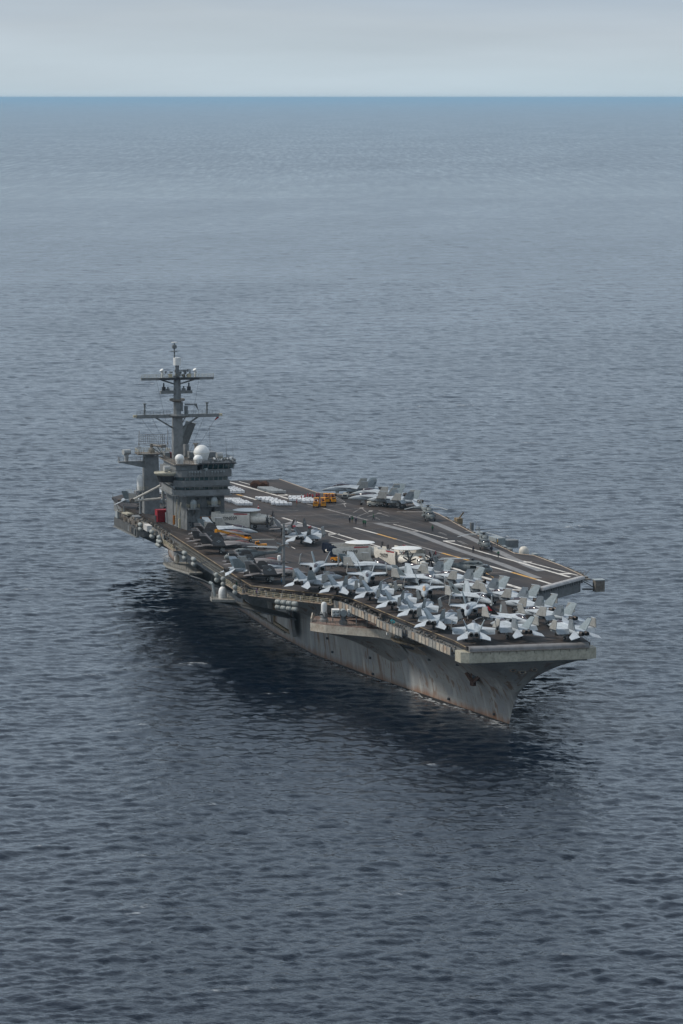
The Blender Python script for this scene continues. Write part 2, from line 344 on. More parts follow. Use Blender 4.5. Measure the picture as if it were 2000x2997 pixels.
def text_mesh(s, size, name, matname):
    cu = bpy.data.curves.new(name, 'FONT'); cu.body = s; cu.size = size; cu.align_x = 'CENTER'; cu.align_y = 'CENTER'; cu.extrude = 0.01
    ob = bpy.data.objects.new(name, cu); col.objects.link(ob)
    me = bpy.data.meshes.new_from_object(ob.evaluated_get(bpy.context.evaluated_depsgraph_get()))
    bpy.data.objects.remove(ob); me.materials.clear(); me.materials.append(MAT[matname]); return me
def recolor(me, matname):
    m2 = me.copy(); m2.materials.clear(); m2.materials.append(MAT[matname]); return m2
ORD = ['first', 'second', 'third', 'fourth', 'fifth', 'sixth', 'seventh', 'eighth', 'ninth', 'tenth', 'eleventh', 'twelfth']
# ================================================================ sea
import numpy as np
W0T = [(0, 0), (-5, 0.9), (-14, 2.5), (-33.5, 6.3), (-67.6, 12.9), (-104, 18.5), (-141, 20.2), (-200, 20.3), (-270, 19.5), (-300, 17), (-316, 14)]   # waterline half-breadths aft of the stem
SR = 420000.0
def spectrum(n, L, wind_dir, peak, lmin, lmax, hs, seed, spread=4.0):
    """random sea: height and choppy sideways shift on an n x n tile of side L (metres)"""
    rg = np.random.default_rng(seed); k1 = np.fft.fftfreq(n, L/n)*2*np.pi
    kx, ky = np.meshgrid(k1, k1, indexing='ij'); k = np.hypot(kx, ky); k[0, 0] = 1e-9
    kp = 2*np.pi/peak; th = np.arctan2(ky, kx)-wind_dir
    S = k**-3.5*np.exp(-1.25*(kp/k)**2)*(np.abs(np.cos(th/2))**(2*spread)+0.08)
    S[(k < 2*np.pi/lmax) | (k > 2*np.pi/lmin)] = 0
    H = np.sqrt(S)*(rg.normal(size=(n, n))+1j*rg.normal(size=(n, n)))
    h = np.fft.ifft2(H).real; g = hs/4/h.std(); H *= g
    return h*g, np.fft.ifft2(-1j*H*kx/k).real, np.fft.ifft2(-1j*H*ky/k).real
def sample(F, L, x, y, rot):
    c, s_ = math.cos(rot), math.sin(rot); n = F.shape[0]; u = ((x*c+y*s_)/L*n) % n; v = ((-x*s_+y*c)/L*n) % n
    i = np.floor(u).astype(int); j = np.floor(v).astype(int); fu = u-i; fv = v-j; i %= n; j %= n; i1 = (i+1) % n; j1 = (j+1) % n
    return F[i, j]*(1-fu)*(1-fv)+F[i1, j]*fu*(1-fv)+F[i, j1]*(1-fu)*fv+F[i1, j1]*fu*fv
def smooth01(x, a, c): t = np.clip((x-a)/(c-a), 0, 1); return t*t*(3-2*t)
rr = [0.5, 20.0]
while rr[-1] < 420: rr.append(min(rr[-1]*1.35, 425.0))
while rr[-1] < 2600: rr.append(rr[-1]*1.00092)
while rr[-1] < 4800: rr.append(rr[-1]*1.0016)
while rr[-1] < 9000: rr.append(rr[-1]*1.005)
while rr[-1] < SR: rr.append(rr[-1]*1.045)
rr = np.array(rr)
aa = np.concatenate([np.linspace(-0.165, 0.165, 300), np.linspace(0.19, 2*np.pi-0.19, 40)])
ang = YAW+aa; nr, na = len(rr), len(ang)
RRm, AA = np.meshgrid(rr, aa, indexing='ij'); AN = AA+YAW
X = CX+RRm*np.cos(AN); Y = CY+RRm*np.sin(AN)
fa = (1-smooth01(np.abs(AA), 0.145, 0.163))*smooth01(RRm, 428, 470)
wA = fa*(1-smooth01(RRm, 4200, 7500)); wB = fa*(1-smooth01(RRm, 1700, 3000))
Z = np.zeros_like(X); DX = np.zeros_like(X); DY = np.zeros_like(X)
WD = YAW+math.pi+0.35     # waves run towards the camera, a little across
for (n_, L_, rot, pk, l0, l1, hs, seed, sp, w_) in ((512, 1150.0, -0.3, 38, 14, 400, SEA_S, 21, 6.0, wA), (1024, 540.0, 0.0, 10, 2.4, 60, SEA_A, 4, 5.0, wA), (1024, 190.0, 0.5, 3.0, 0.8, 7, SEA_B, 8, 2.5, wB)):
    h, dx, dy = spectrum(n_, L_, WD-rot, pk, l0, l1, hs, seed, sp)
    m_ = w_ > 0; x_, y_, ww = X[m_], Y[m_], w_[m_]
    Z[m_] += ww*sample(h, L_, x_, y_, rot); ax_ = sample(dx, L_, x_, y_, rot)*ww*0.8; ay_ = sample(dy, L_, x_, y_, rot)*ww*0.8
    DX[m_] += ax_*math.cos(rot)-ay_*math.sin(rot); DY[m_] += ax_*math.sin(rot)+ay_*math.cos(rot)
co = np.stack([X+DX, Y+DY, Z], -1).reshape(-1, 3).astype(np.float32)
ii, jj = np.meshgrid(np.arange(nr-1), np.arange(na), indexing='ij'); j2 = (jj+1) % na
quads = np.stack([ii*na+jj, (ii+1)*na+jj, (ii+1)*na+j2, ii*na+j2], -1).reshape(-1, 4).astype(np.int32)
sm = bpy.data.meshes.new('sea'); sm.vertices.add(len(co)); sm.vertices.foreach_set('co', co.ravel())
sm.loops.add(quads.size); sm.loops.foreach_set('vertex_index', quads.ravel())
sm.polygons.add(len(quads)); sm.polygons.foreach_set('loop_start', np.arange(0, quads.size, 4, dtype=np.int32)); sm.polygons.foreach_set('loop_total', np.full(len(quads), 4, np.int32))
sm.polygons.foreach_set('use_smooth', np.ones(len(quads), bool))
for nm, w_ in (('wave_long', wA), ('wave_short', wB)):
    at_ = sm.attributes.new(nm, 'FLOAT', 'POINT'); at_.data.foreach_set('value', w_.ravel().astype(np.float32))
wl = np.interp(-14.2-X, [-q[0] for q in W0T], [q[1] for q in W0T])
hd = np.maximum(np.abs(Y)-wl, 0); inl = (X < -12) & (X > -330)
foam = np.where(inl, np.exp(-hd/1.4), 0)+1.2*np.exp(-np.hypot(X+14.5, Y)/2.6)+np.where((X < -322) & (np.abs(Y) < 16), 0.7*np.exp((X+322)/60.0), 0)
crest = np.clip((Z-Z[wA > 0.5].std()*2.75)/0.15, 0, 1)*0.8
at_ = sm.attributes.new('foam', 'FLOAT', 'POINT'); at_.data.foreach_set('value', np.clip(foam+crest, 0, 1).ravel().astype(np.float32))
sm.update(calc_edges=True); sm.materials.append(MAT['sea_water'])
sea = put('sea', sm, None, kind='structure')

# haze: one closed box of pale even air round the camera, the ship and the whole sea sheet
hz = bpy.data.materials.new('haze_air'); hz.use_nodes = True; MAT['haze_air'] = hz
hn = hz.node_tree.nodes; hn.clear(); ho = hn.new('ShaderNodeOutputMaterial'); pv = hn.new('ShaderNodeVolumePrincipled')
pv.inputs['Color'].default_value = (0.50, 0.755, 0.95, 1); pv.inputs['Density'].default_value = HAZE; pv.inputs['Anisotropy'].default_value = 0.0
hz.node_tree.links.new(pv.outputs[0], ho.inputs['Volume'])
if HAZE: part('haze', MB().box(0, 0, 69.5, 2.2*SR, 2.2*SR, 141.0), 'haze_air', None, kind='stuff')

# ================================================================ ship
ship = empty('aircraft_carrier', (0, 0, 0), 0, 'grey aircraft carrier under way, its flight deck crowded with parked aircraft', 'ship')
STBD = [(0, -13.3), (-9, -13.4), (-32, -15.6), (-69, -18.7), (-76, -19.3), (-81, -20.7), (-94, -30.5), (-102.5, -36.8), (-120, -36.9), (-206, -36.4), (-214, -35.0),
        (-239, -35.0), (-255, -36.2), (-272, -37.8), (-296, -36.5), (-314, -24), (-332, -20)]
PORT = [(0, 13.3), (-9, 14.0), (-40, 17.6), (-78, 20.0), (-84, 27.2), (-101.5, 43.0), (-121, 43.4), (-141, 42.5), (-146, 39.0), (-190, 40.2), (-233, 42.6), (-282, 42.0),
        (-287, 29.0), (-293, 22.6), (-332, 20)]
def interp(tab, x):
    for (x0, y0), (x1, y1) in zip(tab, tab[1:]):
        if x <= x0 and x >= x1:
            return y0 if x0 == x1 else y0+(y1-y0)*(x-x0)/(x1-x0)
    return tab[0][1] if x > tab[0][0] else tab[-1][1]
W0 = W0T
TOPZ = 15.9
HTOP_S = STBD[:3]+[(-50, -17.0), (-58, -16.4), (-66, -14.6), (-100, -16.2), (-106, -24), (-113, -36.8), (-120, -36.9)]+STBD[9:]     # hull top to starboard: steps in behind the weapons sponson
def stem(z): return -14.2+13.6*(max(z, 0)/TOPZ)**1.25
LV = [-3, 0, 0.8, 2, 3.5, 5, 6.5, 8, 9.5, 10.8, 12, 13.2, 14.4, TOPZ]
NU = 90
def hull_y(x, z, side):
    xs = stem(z); d = xs-x; w0 = interp(W0, -d); t = max(0.0, z)/TOPZ
    k = min(1.0, max(0.0, (-x-55)/45.0)); z0 = 9.2*k
    ed = abs(interp(HTOP_S if side < 0 else PORT, x))-0.7
    ww = 0.0 if z <= z0 else ((z-z0)/(TOPZ-z0))**(2.9*(1-k)+1.15*k)
    fr = min(1.0, max(d, 0.0)/9.0)**((1-t)*0.75)
    return (w0*(1-ww)+ed*ww*(fr if x > -40 else 1.0))*side
mb = MB(); rows = []
for side in (-1, 1):
    grid = []
    for z in LV:
        xs = stem(z); row = []
        for i in range(NU+1):
            u = (i/NU)**1.5; x = xs+(-326-xs)*u
            row.append((x, hull_y(x, z, side), z))
        grid.append(row)
    o = len(mb.v)
    for r in grid: mb.v += r
    for j in range(len(LV)-1):
        for i in range(NU):
            a = o+j*(NU+1)+i; q = (a, a+1, a+NU+2, a+NU+1); mb.f.append(q if side > 0 else q[::-1])
    rows.append(o)
K = len(LV)
for j in range(K-1):     # close bow front and transom
    a, c = rows[0]+j*(NU+1), rows[1]+j*(NU+1)
    mb.f.append((a, c, c+NU+1, a+NU+1)); mb.f.append((a+NU, a+2*NU+1, c+2*NU+1, c+NU))
hm = mb.mesh('hull', 'hull_paint')
bm_ = bmesh.new(); bm_.from_mesh(hm); bmesh.ops.remove_doubles(bm_, verts=bm_.verts, dist=0.02); bmesh.ops.recalc_face_normals(bm_, faces=bm_.faces); bm_.to_mesh(hm); bm_.free()
hm.polygons.foreach_set('use_smooth', [True]*len(hm.polygons)); hm.set_sharp_from_angle(angle=R(38))
hull = put('hull', hm, ship)

outline = STBD+PORT[::-1]
def inset(poly, s): return [(x, y-math.copysign(s, y)) for x, y in poly]
fl = MB().prism(outline, 18.75, DECK); flight_deck = part('flight_deck', fl, 'non_skid', ship)
part('gallery_deck', MB().prism([(x-0.4 if x > -1 else x, y) for x, y in inset(HTOP_S+PORT[::-1], 0.55)], 15.6, 18.75), 'haze_grey', ship)

# bow beam and round-down
mb = MB(); prof = [(0.0, DECK+0.03), (0.45, DECK-0.03), (0.8, DECK-0.25), (0.95, DECK-0.6), (0.95, DECK-0.95), (0.2, DECK-1.0), (-0.3, DECK-0.6), (-0.6, DECK+0.03)]
mb.loft([[(x, y, z) for x, z in prof] for y in (-12.9, 12.9)])
part('bow_round_down', mb, 'track_grey', flight_deck, smooth=True)
bow = part('bow_beam', MB().prism([(1.0, -13.0), (1.0, 13.0), (0.1, 14.6), (-3.2, 14.9), (-3.2, -14.9), (0.1, -14.6)], 16.1, 18.35), 'cream', ship)
lug = MB().box(0, 0, 0, 0.12, 0.10, 0.5).mesh('beam_lug', 'rust_grey')
for i in range(14): put('beam_lug', lug, bow, (1.06, -12.2+i*1.88, 18.05))
part('beam_ledge', MB().box(1.0, 0, 18.42, 0.5, 25.6, 0.14), 'rust_grey', bow)
# angled-deck round-down
A0, A1 = Vector((-84.2, 27.4, 0)), Vector((-101.3, 42.8, 0)); dv = (A1-A0).normalized(); nv = Vector((-dv.y, dv.x, 0)); nv = nv if nv.x > 0 else -nv
mb = MB(); mb.loft([[(c.x+nv.x*x*0.8, c.y+nv.y*x*0.8, DECK+(z-DECK)*0.75+0.02) for x, z in prof] for c in (A0, A1)])
part('angle_round_down', mb, 'lip_white', flight_deck, smooth=True, label='pale rounded lip at the end of the angled deck')
for i in range(18):
    c = A0.lerp(A1, (i+0.5)/18)+nv*0.2; part('angle_lip_bracket', MB().box(c.x, c.y, 18.2, 0.5, 0.25, 0.7, math.atan2(dv.y, dv.x)+R(90)), 'haze_grey', flight_deck)

# deck markings, laid by photo positions on the deck plane
def stripe(name, pts, w, matname, z=0.005):
    q = [at(*p_) for p_ in pts]; mb = MB()
    for a, c in zip(q, q[1:]):
        d = (c-a); d.z = 0; d.normalize(); s = Vector((-d.y, d.x, 0))*(w/2)
        mb._add([(p_.x, p_.y, DECK+z) for p_ in (a-s, c-s, c+s, a+s)], [(0, 1, 2, 3)])
    return part(name, mb, matname, flight_deck)
stripe('catapult_track', [(1104, 1531), (1200, 1556), (1338, 1608), (1468, 1651), (1575, 1692)], 2.2, 'track_grey', 0.004)
stripe('catapult_track', [(1265, 1527), (1387, 1579), (1544, 1655), (1585, 1671)], 2.2, 'track_grey', 0.004)
stripe('deck_line', [(671, 1410), (850, 1461)], 1.0, 'line_white')
stripe('deck_line', [(855, 1462.5), (1078, 1523)], 0.8, 'line_faint')
stripe('deck_line', [(700, 1409), (740, 1420)], 0.45, 'line_white'); stripe('deck_line', [(834, 1446), (868, 1455)], 0.45, 'line_white')
stripe('deck_line', [(812, 1449), (848, 1449)], 1.6, 'line_white')
stripe('deck_line', [(693.5, 1447), (711, 1451)], 0.9, 'line_yellow'); stripe('deck_line', [(711.5, 1451.2), (752, 1462.8)], 0.9, 'line_white')
stripe('deck_line', [(780, 1495), (874, 1494)], 0.35, 'line_faint'); stripe('deck_line', [(812, 1510.5), (995, 1505.6)], 0.35, 'line_faint')
stripe('deck_line', [(827, 1515), (1040, 1579), (1324, 1662)], 0.75, 'line_white'); stripe('deck_line', [(1325, 1662.3), (1534, 1725)], 1.3, 'line_white')
stripe('deck_line', [(962, 1567), (1022, 1585)], 0.35, 'line_white'); stripe('deck_line', [(1063, 1597), (1094, 1606.5)], 0.35, 'line_white')
stripe('deck_line', [(961, 1563), (994, 1563)], 1.4, 'line_white')
stripe('deck_line', [(1037, 1544), (1104, 1562)], 0.8, 'line_white'); stripe('deck_line', [(1105, 1562.3), (1160, 1578)], 0.8, 'line_yellow')
stripe('deck_line', [(1161, 1578.3), (1231, 1600), (1293, 1618)], 0.8, 'line_faint'); stripe('deck_line', [(1294, 1618.3), (1380, 1642)], 0.8, 'line_yellow')
stripe('deck_line', [(1381, 1642.2), (1498, 1674.6)], 0.85, 'line_white'); stripe('deck_line', [(1499, 1675), (1571, 1696)], 0.85, 'line_yellow')
stripe('deck_line', [(1572, 1696.3), (1612, 1708.5)], 0.85, 'line_white')
stripe('deck_line', [(1152, 1534), (1310, 1577)], 0.4, 'line_white'); stripe('deck_line', [(1299, 1583), (1430, 1621), (1514, 1644)], 0.7, 'line_white', 0.009)
stripe('deck_line', [(1515, 1644.3), (1668, 1689)], 0.9, 'line_white', 0.009); stripe('deck_line', [(1430, 1608), (1533, 1641.7)], 0.35, 'line_faint', 0.009)
stripe('deck_line', [(1533, 1642), (1692, 1684)], 0.6, 'line_white'); stripe('deck_line', [(1298, 1583.5), (1332, 1583.5)], 1.8, 'line_white', 0.013)
stripe('deck_line', [(1533, 1644.5), (1556, 1645.5)], 1.6, 'line_white', 0.013); stripe('deck_line', [(1634, 1679.5), (1672, 1679)], 1.8, 'line_white', 0.013)
stripe('deck_line', [(1427, 1677), (1484, 1675)], 0.3, 'line_faint'); stripe('deck_line', [(1416, 1673), (1445, 1690)], 0.2, 'line_yellow')
stripe('deck_line', [(1040, 1531), (1168, 1529)], 0.5, 'line_faint'); stripe('deck_line', [(1162, 1498), (1245, 1498)], 0.5, 'line_white')
stripe('deck_line', [(1495, 1726), (1530, 1727)], 2.0, 'line_white', 0.013)
stripe('deck_line', [(1192, 1555), (1228, 1555)], 1.6, 'line_faint', 0.013)
stripe('deck_line', [(812, 1599), (826, 1607)], 0.25, 'line_white'); stripe('deck_line', [(853, 1600), (864, 1606)], 0.25, 'line_white')
for a, c in (((982, 1453), (1010, 1469)), ((978, 1456), (1002, 1468)), ((1108, 1493), (1140, 1502)), ((1283, 1559), (1308, 1567)), ((1286, 1557), (1309, 1565)),
             ((1338, 1582), (1360, 1593)), ((1346, 1583), (1370, 1594)), ((1413, 1631), (1440, 1642)), ((1424, 1630), (1450, 1641)), ((1100, 1515), (1112, 1521))):
    stripe('deck_line', [a, c], 0.28, 'line_faint')
for q in ((1007, 1474), (1058, 1487), (1085, 1495.5), (1111, 1502)):     # pale pad-eye plates
    stripe('deck_plate', [(q[0]-5, q[1]), (q[0]+5, q[1]+0.4)], 1.6, 'line_white', 0.013)
for (a, c) in (((1058, 1487), (1035, 1500)), ((1058, 1487), (1078, 1503)), ((1058, 1487), (980, 1497)), ((1007, 1474), (960, 1482)), ((1007, 1474), (1012, 1484)), ((1085, 1496), (1040, 1515)), ((1111, 1502), (1140, 1512)), ((1111, 1502), (1075, 1512))):
    stripe('scuff_mark', [a, c], 0.3, 'line_faint', 0.017)
# long panel seams of the deck plating, arresting wires
for k_ in range(4):
    stripe('arresting_wire', [(905+k_*42, 1533+k_*9), (1090+k_*46, 1500+k_*9)], 0.10, 'track_grey', 0.02)

# --------------------------------------------------------------- deck edge: catwalks, rails, nets
def off(tab, i, s):   # outward offset of a polyline point (starboard)
    a = Vector((*tab[max(i-1, 0)], 0)); c = Vector((*tab[min(i+1, len(tab)-1)], 0)); d = (c-a).normalized(); nrm = Vector((d.y, -d.x, 0))
    if nrm.y > 0: nrm = -nrm
    return Vector((*tab[i], 0))+nrm*s
def densify(tab, step):
    o_ = []
    for (x0, y0), (x1, y1) in zip(tab, tab[1:]):
        k = max(1, round(math.hypot(x1-x0, y1-y0)/step))
        o_ += [(x0+(x1-x0)*i/k, y0+(y1-y0)*i/k) for i in range(k)]
    return o_+[tab[-1]]
rnd = random.Random(5)
mb = MB()
for (x0, y0), (x1, y1) in zip(STBD[:10], STBD[1:10]):
    a = Vector((x0, y0-0.12, DECK-0.05)); c = Vector((x1, y1-0.12, DECK-0.05)); mb.tube(a, c, 0.10, k=6)
part('deck_edge_coaming', mb, 'edge_rust', ship)
def catwalk(tab, width, zf, name, style):
    q = densify(tab, 2.2); inn = [off(q, i, 0.1) for i in range(len(q))]; out = [off(q, i, width) for i in range(len(q))]
    mb = MB()
    for i in range(len(q)-1):
        a, c, d, e = inn[i], inn[i+1], out[i+1], out[i]
        mb._add([(p_.x, p_.y, zz_) for zz_ in (zf-0.15, zf) for p_ in (a, c, d, e)], [(3, 2, 1, 0), (4, 5, 6, 7), (0, 1, 5, 4), (1, 2, 6, 5), (2, 3, 7, 6), (3, 0, 4, 7)])
    cw = part(name, mb, 'steel_dark' if style != 'rail' else 'cream_rust', ship)
    if style == 'panel':
        for i in range(len(q)-1):
            a, c = out[i], out[i+1]; d = (c-a); g = d.normalized()*0.10
            h = 1.15+0.12*rnd.random()
            nn = Vector((d.y, -d.x, 0)).normalized()*0.06
            mb = MB().plate([(a.x+g.x, a.y+g.y, zf-0.35), (c.x-g.x, c.y-g.y, zf-0.35), (c.x-g.x, c.y-g.y, zf+h), (a.x+g.x, a.y+g.y, zf+h)], nn)
            part('bulwark_panel', mb, rnd.choice(('cream_rust', 'cream_worn', 'cream_worn', 'panel_grey')), cw)
        mb = MB()
        for i in range(len(q)):
            a = out[i]; mb.box(a.x, a.y, zf+0.35, 0.16, 0.22, 1.7)
        for i in range(len(q)-1): mb.tube((*out[i].xy, zf+1.3), (*out[i+1].xy, zf+1.3), 0.06, k=5)
        part('bulwark_rib', mb, 'island_grey', cw)
    else:
        mb = MB()
        for i in range(len(q)):
            a = out[i]; mb.tube((a.x, a.y, zf), (a.x, a.y, zf+1.25), 0.06, k=5)
        for h in (0.45, 0.85, 1.25):
            for i in range(len(q)-1): mb.tube((*out[i].xy, zf+h), (*out[i+1].xy, zf+h), 0.05, k=4)
        part('railing', mb, 'rail_tan', cw)
    # lockers, hoses and fittings along the inner wall: too many and too small to pick apart
    mb = MB()
    for i in range(len(q)-1):
        for _k in range(7):
            p_ = inn[i].lerp(out[i+1], 0.1+0.6*rnd.random()); s = 0.18+0.35*rnd.random()
            if rnd.random() < 0.6: mb.box(p_.x, p_.y, zf+0.1+1.6*rnd.random(), s*1.4, s, s, rnd.random()*3)
            else: mb.tube((p_.x, p_.y, zf+0.2), (p_.x+rnd.uniform(-1, 1), p_.y+rnd.uniform(-.4, .4), zf+0.3+1.2*rnd.random()), 0.06, k=5)
    part('catwalk_fittings', mb, 'rust_grey', cw, kind='stuff')
    mb = MB()
    for i in range(len(q)-1):
        p_ = inn[i].lerp(out[i+1], 0.2+0.5*rnd.random()); mb.box(p_.x, p_.y, zf+0.5, 0.5, 0.4, 0.9, rnd.random())
    part('catwalk_locker', mb, 'haze_grey', cw, kind='stuff')
    return cw
catwalk([(-5, -13.4), (-32, -15.6)], 2.0, 17.3, 'catwalk', 'panel')
catwalk([(-33, -15.7), (-50, -17.1)], 3.0, 17.2, 'catwalk', 'panel')
catwalk([(-51, -17.2), (-69, -18.7), (-76, -19.3), (-80, -20.4)], 2.4, 17.4, 'catwalk', 'panel')
catwalk([(-82, -21.4), (-94, -30.5), (-102, -36.5)], 2.0, 17.5, 'catwalk', 'rail')
catwalk([(-104, -36.8), (-123, -36.9)], 2.2, 17.3, 'catwalk', 'rail')
catwalk([(-190, -36.5), (-206, -36.4)], 2.4, 17.0, 'catwalk', 'rail')
catwalk([(-212, -35.2), (-239, -35.0), (-255, -36.2)], 2.0, 17.2, 'catwalk', 'panel')
# safety nets hinged out from the deck edge between the catwalks: frame bars and cross slats
def net(tab, w, name='safety_net'):
    q = densify(tab, 1.0); mb = MB()
    i_ = [off(q, i, 0.1) for i in range(len(q))]; o_ = [off(q, i, w) for i in range(len(q))]
    for i in range(len(q)):
        mb.tube((*i_[i].xy, DECK-0.25), (*o_[i].xy, DECK-0.75), 0.05, k=4)
    for i in range(len(q)-1):
        for k_ in (0.35, 0.7, 1.0):
            a = i_[i].lerp(o_[i], k_); c = i_[i+1].lerp(o_[i+1], k_); z = DECK-0.25-0.5*k_
            mb.tube((*a.xy, z), (*c.xy, z), 0.09 if k_ == 1.0 else 0.04, k=4)
    part(name, mb, 'net_grey', ship)
    mb = MB()
    for i in range(len(q)-1):
        a, c = i_[i], i_[i+1]; e, d = i_[i].lerp(o_[i], 0.85), i_[i+1].lerp(o_[i+1], 0.85)
        mb._add([(*a.xy, DECK-1.15), (*c.xy, DECK-1.15), (*d.xy, DECK-1.3), (*e.xy, DECK-1.3)], [(0, 1, 2, 3)])
    part('net_tray', mb, 'steel_dark', ship)
net([(-124, -36.9), (-150, -36.8)], 2.3); net([(-153, -36.7), (-188, -36.5)], 2.3)
net([(-256, -36.4), (-270, -37.7)], 2.4)
# port deck edge coaming, nets and walkway
mb = MB()
for (x0, y0), (x1, y1) in zip(PORT[5:], PORT[6:]): mb.tube((x0, y0+0.1, DECK-0.02), (x1, y1+0.1, DECK-0.02), 0.16, k=5)
part('deck_edge_coaming', mb, 'cream_rust', ship)
mb = MB()
for x in range(-230, -100, 2):
    y = interp(PORT, x)+0.2; mb.box(x, y+0.9, DECK-0.9+0.25*rnd.random(), 1.7, 1.5, 0.25+0.5*rnd.random())
    if rnd.random() < .5: mb.box(x, y+0.8, DECK-0.4, 0.5, 0.6, 0.8)
part('port_catwalk_fittings', mb, 'rust_grey', ship, kind='stuff')
mb = MB()
for x in range(-328, -290, 2):
    y = interp(PORT, x)+0.2; mb.box(x, y+0.6, DECK-0.7, 1.8, 1.1, 0.3)
part('port_quarter_walkway', mb, 'haze_grey', ship)
mb = MB(); mb.prism([(-232, 42.7), (-281, 42.1), (-281, 43.4), (-232, 44)], 17.6, 18.6); part('port_catwalk', mb, 'haze_grey', ship)
mb = MB(); mb.prism([(-8, 14.0), (-78, 20.1), (-78, 22.1), (-40, 19.6), (-8, 16.0)], 17.1, 17.4)
for i in range(34):
    x = -8-2.1*i; y = interp(PORT, x)+1.9; mb.tube((x, y, 17.3), (x, y, 18.6), 0.05, k=4)
part('port_bow_catwalk', mb, 'island_grey', ship)

# --------------------------------------------------------------- sponsons and their weapons
def rail_loop(pts, h=1.1, closed=False, gap=1.2, r=0.045):
    mb = MB(); pp = pts+[pts[0]] if closed else pts
    for a, c in zip(pp, pp[1:]):
        a = Vector(a); c = Vector(c); k = max(1, round((c-a).length/gap))
        for i in range(k+1):
            p_ = a.lerp(c, i/k); mb.tube(p_, p_+Vector((0, 0, h)), r, k=4)
        for t in (0.45, 0.75, 1.0): mb.tube(a+Vector((0, 0, h*t)), c+Vector((0, 0, h*t)), r*0.9, k=4)
    return mb
ZS = 14.2
spt = [(-94, -18.5), (-85, -26.2), (-77, -28.8), (-72.8, -26.3), (-63.6, -16.6), (-57.5, -14.0), (-57, -10)]
sp_ = part('weapons_sponson', MB().prism(spt, ZS-0.12, ZS), 'pink_deck', ship)
mb = MB()
for i in range(5):
    a, c = spt[i], spt[i+1]; mb._add([(a[0], a[1], ZS-0.1), (c[0], c[1], ZS-0.1), (c[0], c[1], ZS-1.95), (a[0], a[1], ZS-1.95)], [(0, 1, 2, 3)])
part('sponson_fascia', mb, 'cream_worn', sp_)
mb = MB(); top = [(x, y, ZS-1.95) for x, y in spt[:6]]
bot = [(-99, -17.0, 9.6), (-95, -16.8, 9.0), (-90, -16.2, 8.4), (-84, -14.6, 7.4), (-70.5, -11.6, 5.6), (-58, -9.4, 7.4)]
rings = []
for t in [i/8 for i in range(9)]:
    rings.append([(a[0]+(c[0]-a[0])*t, a[1]+(c[1]-a[1])*t**0.85, a[2]+(c[2]-a[2])*t) for a, c in zip(top, bot)])
for r0, r1 in zip(rings, rings[1:]):
    for i in range(5): mb._add([r0[i], r0[i+1], r1[i+1], r1[i]], [(0, 1, 2, 3)])
fm_ = mb.mesh('sponson_flare', 'hull_paint')
bm_ = bmesh.new(); bm_.from_mesh(fm_); bmesh.ops.remove_doubles(bm_, verts=bm_.verts, dist=0.01); bmesh.ops.recalc_face_normals(bm_, faces=bm_.faces); bm_.to_mesh(fm_); bm_.free()
fm_.polygons.foreach_set('use_smooth', [True]*len(fm_.polygons)); put('sponson_flare', fm_, sp_)
part('railing', rail_loop([(x, y, ZS) for x, y in ((-84.8, -25.9), (-77, -28.5), (-73.0, -26.0), (-64.0, -16.7))], 0.9), 'rust_grey', sp_)
part('sponson_bulwark', MB().plate([(-80.5, -27.4, ZS), (-77.0, -28.6, ZS), (-77.0, -28.6, ZS+0.8), (-79.6, -27.7, ZS+1.8)], (0.15, 0.25, 0)), 'cream_worn', sp_)
for x, y in ((-75.2, -24.0), (-69.0, -20.0), (-66.2, -18.2)):
    part('support_post', MB().tube((x, y, ZS), (x, y, 17.4), 0.13, k=8), 'haze_grey', sp_)
for i in range(9):
    x = -58-5*i; y0 = interp(STBD, x); yw = interp(HTOP_S, x); part('catwalk_bracket', MB().plate([(x, y0-1.8, 17.3), (x, yw, 17.3), (x, yw, 15.6)], (0.2, 0, 0)), 'haze_grey', ship)
# box launcher: two rows of cells either side of a drum
def turret_ram(parent, c, rz):
    e = put('missile_launcher', MB().lathe([(1.0, 0), (0.9, 1.0), (0.55, 1.2), (0.55, 1.9)], k=12).mesh('pedestal', 'haze_grey'), parent, c, rz)
    for s in (-1, 1):
        b_ = part('missile_box', MB().box(-0.1, s*1.75, 2.75, 2.6, 1.7, 1.5), 'cargo_white', e)
        # the four cell covers on the front face
        for yy in (-0.42, 0.42):
            for zz_ in (-0.37, 0.37):
                mb = MB(); mb.loft([[(1.21, s*1.75+yy-0.36, 2.75+zz_-0.31), (1.21, s*1.75+yy+0.36, 2.75+zz_-0.31), (1.21, s*1.75+yy+0.36, 2.75+zz_+0.31), (1.21, s*1.75+yy-0.36, 2.75+zz_+0.31)],
                                    [(1.42, s*1.75+yy-0.05, 2.75+zz_-0.05), (1.42, s*1.75+yy+0.05, 2.75+zz_-0.05), (1.42, s*1.75+yy+0.05, 2.75+zz_+0.05), (1.42, s*1.75+yy-0.05, 2.75+zz_+0.05)]])
                put('cell_cover', mb.mesh('cell_cover', 'dome_grey'), e)
    part('centre_drum', MB().tube((-1.2, 0, 2.75), (1.3, 0, 2.75), 0.8, k=14), 'dome_grey', e, smooth=True)
    return e
q = at(998, 1822, ZS)
ram = turret_ram(ship, (-71.6, -22.4, ZS), R(-10))
def ciws(c, rz):
    e = put('gun_mount', MB().lathe([(1.0, 0), (1.0, 0.5), (0.8, 0.7), (0.6, 1.6)], k=12).mesh('gun_base', 'haze_grey'), ship, c, rz)
    part('gun_cradle', MB().box(0.1, 0, 1.7, 1.3, 1.5, 1.2, taper=0.8), 'haze_grey', e)
    part('gun_barrel', MB().tube((0.5, 0, 1.7), (2.0, 0, 1.8), 0.16, k=8), 'steel_dark', e)
    part('radar_dome', MB().lathe([(0.66, 1.9), (0.68, 3.6), (0.6, 4.1), (0.4, 4.4), (0.05, 4.5)], k=14), 'dome_white', e, smooth=True)
